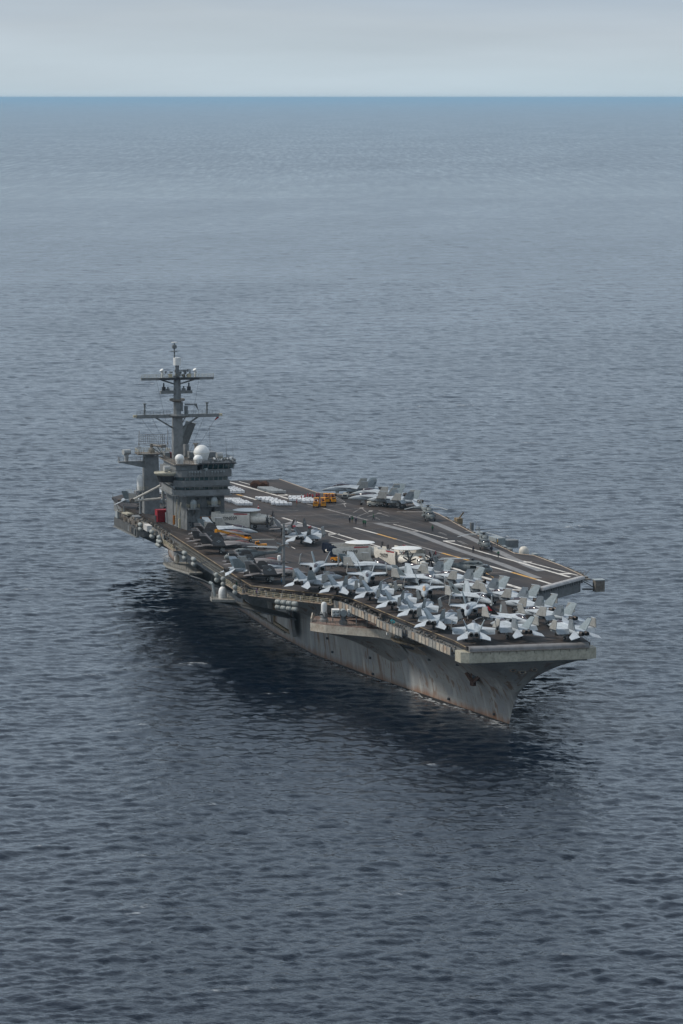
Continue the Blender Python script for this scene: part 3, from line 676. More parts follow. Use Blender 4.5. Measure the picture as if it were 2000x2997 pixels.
ciws((-77.0, -25.6, ZS+0.05), R(-50))
# bow-side platform with a covered gun and a small bracket
pf = part('gun_platform', MB().prism([(-54, -12.0), (-48.5, -17.3), (-44, -17.7), (-35.5, -15.2), (-35, -11)], 14.2, 14.6), 'edge_rust', ship)
mb = MB(); mb.plate([(-46, -17.4, 14.2), (-35.6, -14.9, 14.2), (-35.0, -12.6, 12.4), (-45, -13.2, 11.6)], (0, 0, 0.2)); part('platform_bracket', mb, 'cream_rust', pf)
part('bracket_opening', MB().plate([(-43.2, -16.4, 13.75), (-38.5, -15.3, 13.75), (-38.5, -14.6, 13.25), (-43, -15.2, 13.0)], (0.0, -0.3, -0.3)), 'steel_dark', pf)
gb = part('covered_gun', MB().lathe([(0.9, 14.6), (0.95, 15.2), (0.7, 15.7), (0.35, 16.6), (0.15, 17.4)], (-47.0, -15.8, 0), 10), 'dome_grey', ship, smooth=True)
part('gun_barrel', MB().tube((-46.8, -15.8, 15.9), (-45.3, -17.2, 16.1), 0.09, k=6), 'steel_dark', gb)
part('railing', rail_loop([(-48.4, -17.1, 14.6), (-44, -17.5, 14.6), (-35.7, -15.0, 14.6)], 1.0), 'rust_grey', pf)

# small starboard platform with satellite dome and vent
pl = part('side_platform', MB().prism([(-128.5, -41.6), (-124.5, -42.0), (-122.5, -36.6), (-134, -36.2), (-133.5, -40.2)], 12.8, 13.4), 'panel_grey', ship)
part('railing', rail_loop([(-133.2, -36.6, 13.4), (-133.3, -40.0, 13.4), (-128.4, -41.4, 13.4), (-124.6, -41.8, 13.4), (-122.8, -37, 13.4)], 1.1), 'haze_grey', pl)
part('satellite_dome', MB().lathe([(1.0, 13.4), (1.02, 14.4), (1.0, 15.0), (0.85, 15.6), (0.5, 16.05), (0.05, 16.2)], (-126.5, -38.9, 0), 16), 'dome_white', ship, smooth=True)
mb = MB(); mb.tube((-129.6, -40.2, 13.4), (-130.1, -40.6, 16.4), 0.42, 0.36, 10).tube((-130.1, -40.6, 16.3), (-130.9, -41.2, 16.6), 0.38, 0.42, 10); part('gooseneck_vent', mb, 'dome_grey', ship, smooth=True)
part('platform_support', MB().plate([(-124, -40.5, 12.6), (-132.5, -38.8, 12.6), (-134, -22, 8.2), (-122, -22, 8.2)], (0, 0, 0.3)), 'haze_grey', pl)
# platform below the second net run, with a davit boat cradle
pl = part('side_platform', MB().prism([(-208, -38.2), (-201, -38.6), (-186, -35.5), (-186, -32), (-208, -32)], 11.25, 11.7), 'panel_grey', ship)
part('railing', rail_loop([(-208, -33, 11.7), (-207.8, -38.0, 11.7), (-201, -38.4, 11.7), (-187, -35.5, 11.7)], 1.1), 'haze_grey', pl)
mb = MB(); mb.loft([[(-202.5+dx, -35.6+0.75*math.cos(t)*k, 13.3+1.25*math.sin(t)*k) for t in [2*math.pi*i/12 for i in range(12)]] for dx, k in ((-0.5, 0.5), (-0.2, 0.95), (0.1, 1.0), (0.4, 0.8), (0.55, 0.4))])
part('covered_searchlight', mb, 'plane_white', ship, smooth=True)
mb = MB()
for x in (-206, -200, -193): mb.plate([(x, -37.6, 11.0), (x, -24, 11.0), (x, -21, 5.5), (x, -24, 6.0)], (0.35, 0, 0))
part('platform_bracket', mb, 'haze_grey', pl)
part('platform_web', MB().plate([(-201, -38.2, 11.0), (-180, -34, 11.0), (-172, -24, 6.8), (-188, -24, 6.0)], (0, 0, 0.25)), 'haze_grey', pl)
# elevator guide structure between hull and deck edge
for x in (-156, -185):
    part('elevator_guide', MB().plate([(x, -36.0, 15.6), (x, -21, 15.6), (x, -20.4, 4.5), (x, -23, 5.0), (x, -30, 11)], (0.7, 0, 0)), 'haze_grey', hull)
# hangar doors in the hull side
def hatch(x0, x1, z0, z1, y):
    d = part('hangar_door', MB().box((x0+x1)/2, y+0.05, (z0+z1)/2, x1-x0-0.9, 0.3, z1-z0-0.9), 'hull_paint', hull)
    mb = MB()
    for xx in (x0, x1): mb.box(xx, y-0.15, (z0+z1)/2, 0.55, 0.7, z1-z0+0.55)
    for zz_ in (z0, z1): mb.box((x0+x1)/2, y-0.13, zz_, x1-x0-0.55, 0.66, 0.55)
    part('door_frame', mb, 'edge_rust', d)
hatch(-151, -133.5, 3.4, 9.2, -20.75)
hatch(-187, -168, 3.6, 8.8, -20.85)
for (x, z, s) in ((-150, 2.6, 17), (-176, 2.4, 20)):
    part('fender_ledge', MB().box(x-2, -20.75, z, s+8, 0.7, 0.35), 'rust_grey', hull)
for xx, ww in ((-131.4, 3.6), (-156.5, 4.5)):      # buttress blocks beside the door
    part('hull_buttress', MB().plate([(xx-ww/2, -21.6, 9.2), (xx+ww/2, -21.6, 9.2), (xx+ww/2, -20.6, 2.9), (xx-ww/2, -20.6, 2.9)], (0, 0.9, 0)), 'hull_paint', hull)
# hull fittings: scuppers, mooring openings, anchor
part('deck_edge_light', MB().box(-44, -19.1, 16.0, 0.5, 0.4, 0.5), 'cargo_white', ship)
def on_hull(px, py):
    d = ray(px, py).normalized(); t = 650.0
    while t < 1200:
        p_ = CAM+d*t
        if p_.z < TOPZ and p_.x < stem(p_.z) and p_.y > hull_y(p_.x, p_.z, -1): return p_
        t += 0.15
    return None
for (px, py) in ((1085, 1925), (1340, 1945), (1258, 1930), (1172, 1926), (1430, 2105), (1315, 2045), (1093, 1972), (975, 1908), (1448, 2090), (960, 1868), (1095, 1850)):
    p_ = on_hull(px, py)
    if p_: part('scupper', MB().lathe([(0.42, -0.25), (0.46, 0), (0.42, 0.25)], (p_.x, p_.y, p_.z), 8), 'steel_dark', hull)
p_ = on_hull(1393, 1985) or Vector((-19, -6, 9.5))
anc = MB(); c_ = p_+Vector((0.3, -0.8, 0))
t1 = Vector((1.0, -0.25, 0)).normalized()
th_ = Vector((0.96, 0.28, 0)); nh_ = Vector((0.25, -0.9, -0.35)).normalized()
def ap(u, w): return c_+th_*u+Vector((0, 0, w))
anc.tube(ap(-0.5, 2.2), ap(0.3, -1.0), 0.26, 0.34, 8)
anc.plate([ap(0.2, -1.5), ap(0.7, -0.9), ap(3.2, 0.7), ap(2.2, 0.9), ap(0.9, 0.1)], nh_*0.55)
anc.plate([ap(0.2, -1.5), ap(-0.3, -0.9), ap(-2.9, 0.9), ap(-2.0, 1.1), ap(-0.5, 0.1)], nh_*0.55)
anc.box(*ap(0.2, -1.1), 1.3, 0.8, 0.8, 0.28)
part('anchor', anc, 'brown_tarp', hull)
part('hawse_pocket', MB().lathe([(1.5, -0.9), (1.9, 0.0), (1.4, 1.0)], (p_.x, p_.y+0.75, p_.z+0.5), 12), 'steel_dark', hull, smooth=True)
part('hawse_bolster', MB().lathe([(0.9, -0.3), (1.15, 0), (0.9, 0.35)], (p_.x-0.9, p_.y+0.25, p_.z+1.4), 12), 'edge_rust', hull, smooth=True)
for yy, zz_, r_ in ((-2.5, 13.6, 0.55), (-0.3, 13.1, 0.65), (2.1, 13.6, 0.55)):     # mooring ports in the bow front
    xq = stem(zz_)+0.05
    mb = MB(); k = 16; prof2 = [(0.55, 0.12), (0.8, 0.42), (1.0, 0.30), (1.05, -0.2)]
    mb.loft([[(xq+h-0.1, yy+r_*rr*1.25*math.cos(2*math.pi*i/k), zz_+r_*rr*0.62*math.sin(2*math.pi*i/k)) for i in range(k)] for rr, h in prof2], cap=False)
    mp_ = part('mooring_port', mb, 'cream_rust', hull, smooth=True)
    part('port_opening', MB().loft([[(xq+h, yy+r_*0.6*1.25*math.cos(2*math.pi*i/k), zz_+r_*0.6*0.62*math.sin(2*math.pi*i/k)) for i in range(k)] for h in (0.0, 0.06)]), 'steel_dark', mp_)

# life-raft canisters hung outside the deck edge
def canister(p_, L=1.5, r=0.52, axis=(1, 0, 0)):
    a = Vector(axis).normalized()*(L/2); part('life_raft_canister', MB().capsule(p_-a, p_+a, r), 'canister', ship, smooth=True)
dgl = Vector((-8.5, -6.3, 0)).normalized()
for i in range(4):
    e_ = Vector((-86.0, -24.5, 0))+dgl*(1.7*i+5.2)+Vector((1.9, -2.2, 0))
    for z in (16.9, 15.65): canister(Vector((e_.x, e_.y, z)), 1.6, 0.56, dgl)
for px, py, n_ in ((411.7, 1535.5, 2), (445, 1556.5, 2), (541, 1619, 2), (567.6, 1637, 2), (635, 1683, 2), (654.5, 1695, 2), (689, 1719, 2)):
    p0 = aty(px, py, -39.4)
    for k in range(n_): canister(Vector((p0.x, p0.y, p0.z-1.22*k)), 2.6 if px < 620 else 1.6, 0.58)
for px, py in ((466, 1573), (466, 1584), (464, 1595)): canister(aty(px, py, -39.6), 4.2 if py > 1580 else 1.8, 0.55)
p0 = aty(433, 1544, -39.4); pk = part('cargo_crate', MB().box(p0.x, p0.y, p0.z, 5.2, 1.4, 1.5), 'cargo_white', ship)
mb = MB()
for i in range(5): mb.box(p0.x-2.1+i*1.05, p0.y-0.72, p0.z, 0.06, 0.06, 1.5)
part('crate_rib', mb, 'crate_grey', pk)
for x in (-104, -112, -127, -140, -160, -172, -196, -233, -247):
    part('raft_rack', MB().box(x, -38.2, 16.6, 0.12, 1.4, 0.12).box(x, -38.9, 15.6, 0.12, 0.12, 2.2), 'haze_grey', ship)

# starboard quarter structure
sq = part('quarter_sponson', MB().prism([(-242, -35.5), (-244, -38.6), (-271, -40.2), (-276, -37), (-276, -30), (-242, -30)], 14.3, 16.6), 'quarter_dark', ship)
part('sponson_deck', MB().prism([(-243, -35.5), (-245, -38.4), (-270.5, -39.9), (-275, -37)], 16.6, 16.72), 'steel_dark', sq)
part('railing', rail_loop([(-243.5, -37, 16.7), (-245, -38.4, 16.7), (-270.5, -39.9, 16.7), (-275, -37, 16.7)], 1.2), 'rust_grey', sq)
mb = MB()
for i in range(8): mb.plate([(-248-3.1*i, -38.2-0.15*i, 14.3), (-248-3.1*i, -22, 14.3), (-248-3.1*i, -20.5, 6.0)], (0.4, 0, 0))
part('sponson_rib', mb, 'island_grey', sq)
part('locker_house', MB().box(-251, -37.4, 17.9, 5.0, 1.8, 2.4), 'island_grey', sq); part('locker_house', MB().box(-268.5, -39.2, 17.7, 3.4, 1.6, 2.0), 'dome_grey', sq)
part('flat_raft', MB().box(-259, -38.6, 18.9, 4.0, 1.6, 0.4, R(12)), 'cream', sq)
mb = MB()
for i in range(90):
    x = rnd.uniform(-273, -243); mb.box(x, -36.8-rnd.random()*2.4, 17.0+rnd.random()*1.4, 0.3+rnd.random()*0.8, 0.3+0.5*rnd.random(), 0.4+rnd.random(), rnd.random())
part('sponson_fittings', mb, 'rust_grey', sq, kind='stuff')
for i in range(10):
    x = -246-2.6*i; part('sponson_panel', MB().box(x, -38.9-0.155*i*0.4, 15.4, 1.5, 0.3, 1.5), ('haze_grey', 'steel_dark', 'rust_grey')[i % 3], sq)
part('sponson_ledge', MB().prism([(-244, -39.0), (-271, -40.6), (-271, -39.6), (-244, -38)], 14.0, 14.2), 'haze_grey', sq)
mb = MB(); mb.tube((-266, -39, 16.8), (-268, -41.2, 23.5), 0.12, 0.05, 6).tube((-262, -38.8, 16.8), (-262.5, -39, 21), 0.25, 0.2, 8); part('whip_antenna', mb, 'mast_grey', sq)

# port side: outrigger boxes, sponsons, dome, folded whip antennas
ob = part('outrigger_box', MB().box(-101, 46.8, 17.0, 2.2, 2.3, 2.6), 'rust_grey', ship)
part('box_roof', MB().box(-101, 46.8, 18.45, 2.4, 2.5, 0.22), 'dome_grey', ob)
part('outrigger_arm', MB().tube((-101.8, 43, 16.2), (-101.2, 46, 16.2), 0.22, k=6).tube((-101, 43, 18.2), (-101.2, 46, 16.4), 0.14, k=6), 'island_grey', ob)
q = at(1483, 1578, 17.0)
ps = part('port_sponson', MB().prism([(-186, 40), (-186, 43.8), (-170, 45.5), (-168, 40)], 15.5, 17.6), 'dome_grey', ship)
part('sponson_tower', MB().box(-176, 43.0, 18.7, 5.5, 2.6, 2.4, R(4)), 'dome_grey', ps); part('sponson_shed', MB().box(-175, 46.2, 18.3, 3.5, 3.4, 1.9), 'haze_grey', ps)
part('satellite_dome', MB().lathe([(1.0, 17.2), (1.25, 18.2), (1.3, 19.0), (1.15, 19.7), (0.75, 20.2), (0.05, 20.4)], tuple(at(1534, 1618, 18.5).xy)+(-0.2,), 16), 'plane_white', ship, smooth=True)
for a, c in (((1261, 1493), (1372, 1489)), ((1391, 1550), (1500, 1551))):
    p0 = at(*a, 18.9); p1 = p0+Vector((1.5, 9.6 if a[0] < 1300 else 9.5, 0.3))
    part('whip_antenna', MB().tube(p0, p1, 0.10, 0.05, 6), 'steel_dark', ship)
p0 = at(1336, 1528, 18.6)
dv_ = part('deck_edge_davit', MB().box(p0.x, p0.y+0.6, 18.9, 3.0, 1.6, 1.6).tube((p0.x, p0.y+0.6, 19.4), (p0.x+2.2, p0.y+1.4, 21.4), 0.2, k=6), 'edge_rust', ship)
p0 = at(1376, 1546, 18.8); part('deck_edge_box', MB().box(p0.x, p0.y+0.5, 19.0, 0.7, 0.8, 2.6, 0.3), 'island_grey', ship)
for px, py in ((1400, 1562), (1440, 1583), (1470, 1604), (1560, 1626), (1610, 1645)):
    p0 = at(px, py, 18.8); part('port_locker', MB().box(p0.x, p0.y+0.5, 18.9, 2.4, 1.0, 0.9), 'dome_grey', ship)
p0 = at(1690, 1684, 18.8); mb = MB()
for i in range(16): mb.tube((p0.x+rnd.uniform(-3, 1), p0.y+rnd.uniform(0, 2.2), 18), (p0.x+rnd.uniform(-3, 1), p0.y+rnd.uniform(1, 3.5), 17+3*rnd.random()), 0.07, k=4)
part('corner_antenna_rack', mb, 'rust_grey', ship)

# tall deck-edge pole with light brackets
pb = at(831, 1734, 17.5); pole = part('light_pole', MB().tube((pb.x, pb.y, 16.6), (pb.x, pb.y, 33.6), 0.34, 0.26, 10), 'haze_grey', ship, smooth=True)
mb = MB()
for z in (21.5, 24.8, 28.6): mb.box(pb.x, pb.y, z, 0.9, 0.9, 0.12)
mb.box(pb.x, pb.y+1.0, 33.4, 0.3, 2.2, 0.12).box(pb.x, pb.y-0.9, 28.4, 0.15, 1.8, 0.12).box(pb.x, pb.y-1.75, 29.6, 0.1, 0.1, 2.2).box(pb.x, pb.y-0.9, 30.3, 0.1, 1.6, 0.08)
part('pole_bracket', mb, 'rust_grey', pole)
part('pole_lamp', MB().lathe([(0.3, 0), (0.42, 0.5), (0.42, 1.1), (0.2, 1.25)], (pb.x, pb.y-1.1, 25.0), 10), 'dome_white', pole, smooth=True)
mb = MB()
for z in (29.0, 30.6, 32.3): mb.box(pb.x, pb.y+0.7, z, 0.4, 0.8, 0.35)
part('flood_light', mb, 'dome_white', pole)
# ================================================================ island
ISX = -212.6
island = part('island_tower', MB().prism([(ISX, -30.9), (ISX, -20.9), (-231, -20.9), (-231, -33.0), (-229, -33.0)], DECK, 28.9), 'island_grey', ship)
def lvl(x, y0, y1, ch, back=-230): return [(x, y1), (x, y0+ch), (x-ch*0.9, y0), (back, y0), (back, y1)]
bands = [(28.8, 30.15, 0.0), (31.2, 32.55, 0.0)]
part('bridge_parapet', MB().prism(lvl(-210.6, -34.4, -19.8, 2.2), 28.85, 30.15), 'haze_grey', island)
part('bridge_core', MB().prism(lvl(-211.4, -33.9, -20.2, 2.2), 30.15, 35.4), 'steel_dark', island)
part('bridge_parapet', MB().prism(lvl(-210.7, -34.4, -19.8, 2.2), 31.25, 32.6), 'haze_grey', island)
part('bridge_parapet', MB().prism(lvl(-210.9, -34.8, -19.3, 2.2), 33.55, 35.3), 'haze_grey', island)
part('bridge_ledge', MB().prism(lvl(-209.9, -34.9, -19.3, 2.4), 28.6, 28.84), 'island_grey', island)
part('bridge_ledge', MB().prism(lvl(-210.1, -34.9, -19.3, 2.4), 31.0, 31.24), 'island_grey', island)
mt, n, l, b = new_nodes('bridge_glass')
b.inputs['Base Color'].default_value = (0.012, 0.045, 0.05, 1); b.inputs['Roughness'].default_value = 0.05; b.inputs['Specular IOR Level'].default_value = 0.8
def panes(x, y0, y1, cnt, z0, z1):
    w = (y1-y0)/cnt
    for i in range(cnt):
        part('window', MB().box(x, y0+w*(i+0.5), (z0+z1)/2, 0.12, w-0.22, z1-z0-0.1), 'bridge_glass', island)
    mb = MB()
    for i in range(cnt+1): mb.box(x+0.02, y0+w*i, (z0+z1)/2, 0.22, 0.2, z1-z0)
    part('window_mullion', mb, 'haze_grey', island)
panes(-211.3, -31.6, -20.3, 9, 30.2, 31.0); panes(-211.3, -31.6, -20.3, 9, 32.62, 33.53)
for z0, z1 in ((30.2, 31.0), (32.62, 33.53)):     # panes on the chamfered corner and the starboard side
    for k in range(3):
        x = -214.2-1.9*k; part('window', MB().box(x, -33.95, (z0+z1)/2, 1.6, 0.12, z1-z0-0.1), 'bridge_glass', island)
    part('window', MB().box(-212.3, -32.75, (z0+z1)/2, 0.12, 2.2, z1-z0-0.1, R(-42)), 'bridge_glass', island)
# flight control booth, top port corner, slanted glazing
part('control_booth', MB().prism([(-211.0, -27.6), (-211.0, -19.6), (-224, -18.8), (-224, -27.6)], 35.3, 35.5), 'haze_grey', island)
mb = MB(); mb.loft([[(-211.4, -27.2, 35.5), (-211.4, -19.8, 35.5), (-224, -19.4, 35.5), (-224, -27.2, 35.5)], [(-210.3, -27.2, 36.9), (-210.3, -18.6, 36.9), (-224, -18.2, 36.9), (-224, -27.2, 36.9)]])
part('booth_core', mb, 'steel_dark', island)
for i in range(6):
    y0 = -27.0+i*1.38
    part('booth_window', MB().plate([(-211.25, y0+0.1, 35.6), (-211.25, y0+1.2, 35.6), (-210.3, y0+1.25, 36.8), (-210.3, y0+0.05, 36.8)], (0.08, 0, 0)), 'bridge_glass', island)
mb = MB()
for i in range(7): mb.plate([(-211.2, -27.02+1.38*i-0.1, 35.5), (-211.2, -27.02+1.38*i+0.1, 35.5), (-210.15, -27.02+1.38*i+0.1, 36.9), (-210.15, -27.02+1.38*i-0.1, 36.9)], (0.12, 0, 0))
part('booth_mullion', mb, 'haze_grey', island)
part('booth_roof', MB().prism([(-209.8, -28.2), (-209.8, -18.2), (-224.5, -17.8), (-224.5, -28.2)], 36.9, 37.2), 'steel_dark', island)
part('roof_house', MB().prism([(-211.6, -34.0), (-211.6, -28.3), (-229, -28.3), (-229, -34.0)], 35.35, 36.7), 'island_grey', island)
part('roof_deck', MB().prism([(-210.6, -34.6), (-210.6, -27.7), (-231, -20), (-231, -34.8)], 36.7, 36.9), 'rust_grey', island)
part('funnel_house', MB().prism([(-224.6, -27.5), (-224.6, -20.6), (-230.5, -20.6), (-230.5, -27.5)], 35.3, 38.6), 'island_grey', island)
part('roof_railing', rail_loop([(-224, -18.0, 37.2), (-210, -18.4, 37.2), (-210, -28, 37.2)], 1.0), 'mast_grey', island)
part('roof_railing', rail_loop([(-210.8, -27.9, 36.9), (-210.8, -34.4, 36.9), (-230.5, -34.6, 36.9)], 1.1), 'rust_grey', island)
part('bridge_railing', rail_loop([(-209.5, -19.2, 31.3), (-209.5, -31.5, 31.3), (-212, -34.8, 31.3), (-222, -35, 31.3)], 1.1), 'mast_grey', island)
part('bridge_railing', rail_loop([(-209.6, -19.4, 33.7), (-209.6, -31.5, 33.7)], 1.1), 'mast_grey', island)
rn = random.Random(11)
for i in range(5):     # lamps and pelorus stands along the upper gallery
    for y in (-30.6+i*0.75, -24.6+i*0.78):
        part('signal_lamp', MB().tube((-210.4, y, 34.0), (-210.4, y, 34.6), 0.09, k=6).lathe([(0.1, 34.5), (0.26, 34.7), (0.26, 35.0), (0.1, 35.1)], (-210.4, y, 0), 8), 'dome_grey', island)
part('searchlight', MB().tube((-210.2, -26.4, 33.7), (-210.2, -26.4, 35.2), 0.14, k=6).tube((-210.6, -26.6, 35.5), (-209.7, -26.2, 35.6), 0.32, 0.4, 10), 'dome_grey', island, smooth=True)
mb = MB()
for i in range(40):
    y = rn.uniform(-25.5, -18.4); mb.box(rn.uniform(-211, -210.2), y, 37.4+rn.random()*0.9, 0.25, 0.2+0.3*rn.random(), 0.2+0.4*rn.random())
part('roof_fittings', mb, 'mast_grey', island, kind='stuff')
mb = MB()
for i in range(14):
    y = rn.uniform(-25, -18.6); mb.lathe([(0.05, 0), (0.2, 0.1), (0.2, 0.4), (0.05, 0.5)], (rn.uniform(-210.6, -210), y, 37.5+rn.random()*0.8), 6)
part('roof_lamps', mb, 'dome_white', island, kind='stuff')
# round gun-director platforms
def tub(c, r, z):
    t = part('round_platform', MB().lathe([(r*0.66, z-1.7), (r*0.7, z-1.2), (r, z-0.35), (r, z), (r*0.9, z), (r*0.9, z-0.1)], (c[0], c[1], 0), 24), 'cream', island, smooth=True)
    part('platform_cone', MB().lathe([(r*0.62, z-2.6), (r*0.85, z-0.6)], (c[0], c[1], 0), 20), 'steel_dark', t)
    part('director_drum', MB().tube((c[0]+0.3, c[1]-0.7, z+0.9), (c[0]+0.1, c[1]+0.9, z+0.9), 0.75, k=14).box(c[0], c[1], z+0.2, 0.8, 0.8, 0.8), 'crate_grey', t, smooth=True)
p0 = atx(487, 1381, -214.5); tub((-214.5, p0.y), 3.2, p0.z)
p0 = atx(641, 1342, -219); tub((-219, p0.y), 2.6, p0.z)
# radomes on the roof
def radome(px, py, x, r, body, matn='dome_white', z0=None):
    p0 = atx(px, py, x); z0 = p0.z if z0 is None else z0
    d = part('radome', MB().lathe([(r*0.78, 0), (r*0.86, body*0.5), (r, body), (r*0.98, body+r*0.25), (r*0.85, body+r*0.55), (r*0.6, body+r*0.82), (r*0.3, body+r*0.96), (0.02, body+r)], (x, p0.y, z0), 22), matn, island, smooth=True)
    part('radome_seam', MB().lathe([(r*1.0, body-0.06), (r*1.025, body), (r*1.0, body+0.06)], (x, p0.y, z0), 22), 'band', d)
radome(526, 1357, -212.5, 1.22, 1.3); radome(580, 1359, -211.8, 1.22, 1.3); radome(590.5, 1355, -218.5, 2.1, 2.2, z0=36.9)
for px, py in ((567, 1487), (628, 1478)):
    p0 = atx(px, py, -210.6)
    bk = part('dome_bracket', MB().prism([(-212.6, p0.y-1.7), (-209.2, p0.y-1.5), (-209.2, p0.y+1.5), (-212.6, p0.y+1.7)], p0.z-0.3, p0.z).plate([(-212.6, p0.y+0.2, p0.z-2.2), (-212.6, p0.y+0.2, p0.z-0.3), (-209.4, p0.y+0.2, p0.z-0.3)], (0, 0.3, 0)), 'haze_grey', island)
    part('radome', MB().lathe([(0.85, 0), (0.88, 0.9), (0.86, 1.4), (0.7, 1.85), (0.4, 2.15), (0.02, 2.25)], (-210.7, p0.y, p0.z), 16), 'dome_grey', bk, smooth=True)
    part('bracket_railing', rail_loop([(-212.4, p0.y-1.6, p0.z), (-209.3, p0.y-1.4, p0.z), (-209.3, p0.y+1.4, p0.z), (-212.4, p0.y+1.6, p0.z)], 1.0), 'rail_tan', bk)
part('orange_board', MB().box(-212.5, -25.6, 22.6, 0.2, 3.6, 0.7), 'orange_sign', island)
# starboard wall fittings: hose reels, ladder ropes, pipes
for px0, py0, px1, py1, r_ in ((519, 1462, 514, 1524, 0.16), (530, 1472, 522, 1525, 0.16)):
    a = aty(px0, py0, -33.25); c = aty(px1, py1, -33.1); mb = MB(); k = 14
    for i in range(k):
        p0 = a.lerp(c, i/k); p1 = a.lerp(c, (i+0.6)/k); mb.tube(p0, p1, r_, k=6)
    part('coiled_rope', mb, 'cream', island)
for px, y0, y1 in ((510, 1518, 1536), (526, 1520, 1545)):
    part('wall_locker', MB().box(aty(px, 1530, -33.2).x, -33.2, 21.5, 0.6, 0.5, 2.4), 'orange_sign' if px < 515 else 'rail_tan', island)
mb = MB()
for x in (-215.2, -219.5, -224): mb.tube((x, -32.0-0.06*(-215-x), DECK+0.02), (x, -32.4, 28.7), 0.14, k=6)
part('wall_pipe', mb, 'haze_grey', island)
mb = MB()
for i in range(9): mb.box(-212.5, rn.uniform(-30.4, -21.3), rn.uniform(20.5, 28), 0.3, 0.3+rn.random()*0.6, 0.3+rn.random()*0.9)
part('wall_fitting', mb, 'steel_dark', island)
for y in (-29.4, -22.3): part('wall_door', MB().box(-212.5, y, 20.6, 0.16, 0.9, 1.9), 'steel_dark', island)
# ---- main mast
MX, MY = -226.0, -30.8
mast = part('main_mast', MB().loft([[(MX+s*a, MY+s*c, z) for a, c in ((1, 1), (-1, 1), (-1, -1), (1, -1))] for s, z in ((1.35, 36.8), (1.2, 48.0))]), 'haze_grey', ship)
part('mast_section', MB().loft([[(MX+s*math.cos(t), MY+s*math.sin(t), z) for t in [R(22.5+45*i) for i in range(8)]] for s, z in ((1.05, 48.0), (0.95, 57.9))]), 'island_grey', mast)
def yard(px0, px1, py, h, w, name):
    a = atx(px0, py, MX); c = atx(px1, py, MX); z = (a.z+c.z)/2
    y = part(name, MB().box(MX, (a.y+c.y)/2, z, w, c.y-a.y, h), 'haze_grey', mast)
    return y, a.y, c.y, z
y1, ya, yb, z1 = yard(400, 641, 1217, 0.9, 1.0, 'lower_yard')
part('yard_railing', rail_loop([(MX+0.5, ya, z1+0.45), (MX+0.5, MY-2, z1+0.45)], 1.0, gap=0.9), 'mast_grey', y1)
part('yard_railing', rail_loop([(MX+0.5, MY+2, z1+0.45), (MX+0.5, yb, z1+0.45)], 1.0, gap=0.9), 'mast_grey', y1)
mb = MB(); mb.tube((MX, ya+5.0, z1-0.3), (MX, MY-1, z1-3.3), 0.22, k=6).tube((MX, yb-5.5, z1-0.3), (MX, MY+1, z1-3.3), 0.22, k=6).tube((MX, yb-9, z1-0.3), (MX, MY+1, z1-2.6), 0.14, k=6)
part('yard_brace', mb, 'mast_grey', y1)
part('yard_platform', MB().lathe([(1.8, z1-0.5), (2.6, z1+0.1), (2.6, z1+0.35)], (MX, MY+0.5, 0), 16), 'haze_grey', y1)
for y in (ya+2.2, yb-3.2):
    part('antenna_post', MB().tube((MX, y, z1+0.4), (MX, y, z1+3.2), 0.22, k=8).box(MX, y, z1+1.6, 0.7, 0.6, 0.25).box(MX, y, z1+2.6, 0.7, 0.6, 0.25).box(MX, y, z1+3.3, 0.8, 0.7, 0.35), 'mast_grey', y1)
for y in (ya-0.4, yb+0.4): part('yard_lamp', MB().box(MX, y, z1+0.1, 0.9, 0.9, 0.6), 'rail_tan', y1)
part('windsock', MB().tube((MX, yb-0.2, z1-0.5), (MX+0.3, yb-1.1, z1-1.3), 0.28, 0.08, 8), 'red_paint', y1)
p0 = atx(556, 1196, MX)
part('air_radar', MB().tube((MX, p0.y-1, z1+0.4), (MX, p0.y-1, z1+2.6), 0.5, k=8).box(MX, p0.y+0.3, z1+3.0, 0.5, 3.2, 0.35).plate([(MX, p0.y+1.2, z1+2.9), (MX, p0.y+1.9, z1+2.9), (MX, p0.y+2.3, z1+1.4)], (0.4, 0, 0)).box(MX, p0.y-2.4, z1+2.4, 0.8, 1.0, 2.4), 'mast_grey', y1)
part('ring_platform', MB().lathe([(1.0, 52.0), (2.05, 52.4), (2.05, 52.9), (1.9, 52.9), (1.9, 52.5), (1.0, 52.5)], (MX, MY, 0), 18), 'rust_grey', mast)
y2, ya, yb, z2 = yard(470, 562, 1147, 0.8, 1.6, 'middle_platform')
for y, h in ((ya+0.9, 2.0), (ya+2.0, 1.0), (yb-2.2, 1.1), (yb-0.8, 2.0)):
    part('sensor', MB().box(MX, y, z2+0.4+h*0.25, 0.8, 0.9, h*0.5).tube((MX, y, z2+0.4), (MX, y, z2+0.4+h), 0.22, k=6), 'steel_dark' if h > 1.5 else 'mast_grey', y2)
part('sensor', MB().box(MX+0.6, MY-1.7, z2+0.9, 0.6, 0.9, 0.8), 'dome_white', y2)
y3, ya, yb, z3 = yard(413, 625, 1108, 0.7, 0.9, 'upper_yard')
part('yard_platform', MB().box(MX, MY+0.3, z3+0.05, 3.0, 10.6, 0.5), 'steel_dark', y3)
part('yard_brace', MB().tube((MX, MY-4.2, z3-0.3), (MX, MY-0.8, z3-1.4), 0.2, k=6).tube((MX, MY+4.6, z3-0.3), (MX, MY+0.8, z3-1.4), 0.2, k=6), 'mast_grey', y3)
part('yard_railing', rail_loop([(MX+0.5, ya, z3+0.3), (MX+0.5, yb, z3+0.3)], 0.9, gap=1.0), 'rail_tan', y3)
for y in (MY-4.0, MY+4.9):
    part('tilted_dish', MB().tube((MX, y, z3+0.3), (MX, y, z3+1.6), 0.3, k=8).tube((MX, y+0.3, z3+1.5), (MX+0.3, y-0.3, z3+2.4), 0.3, 0.5, 10), 'dome_white', y3)
mb = MB()
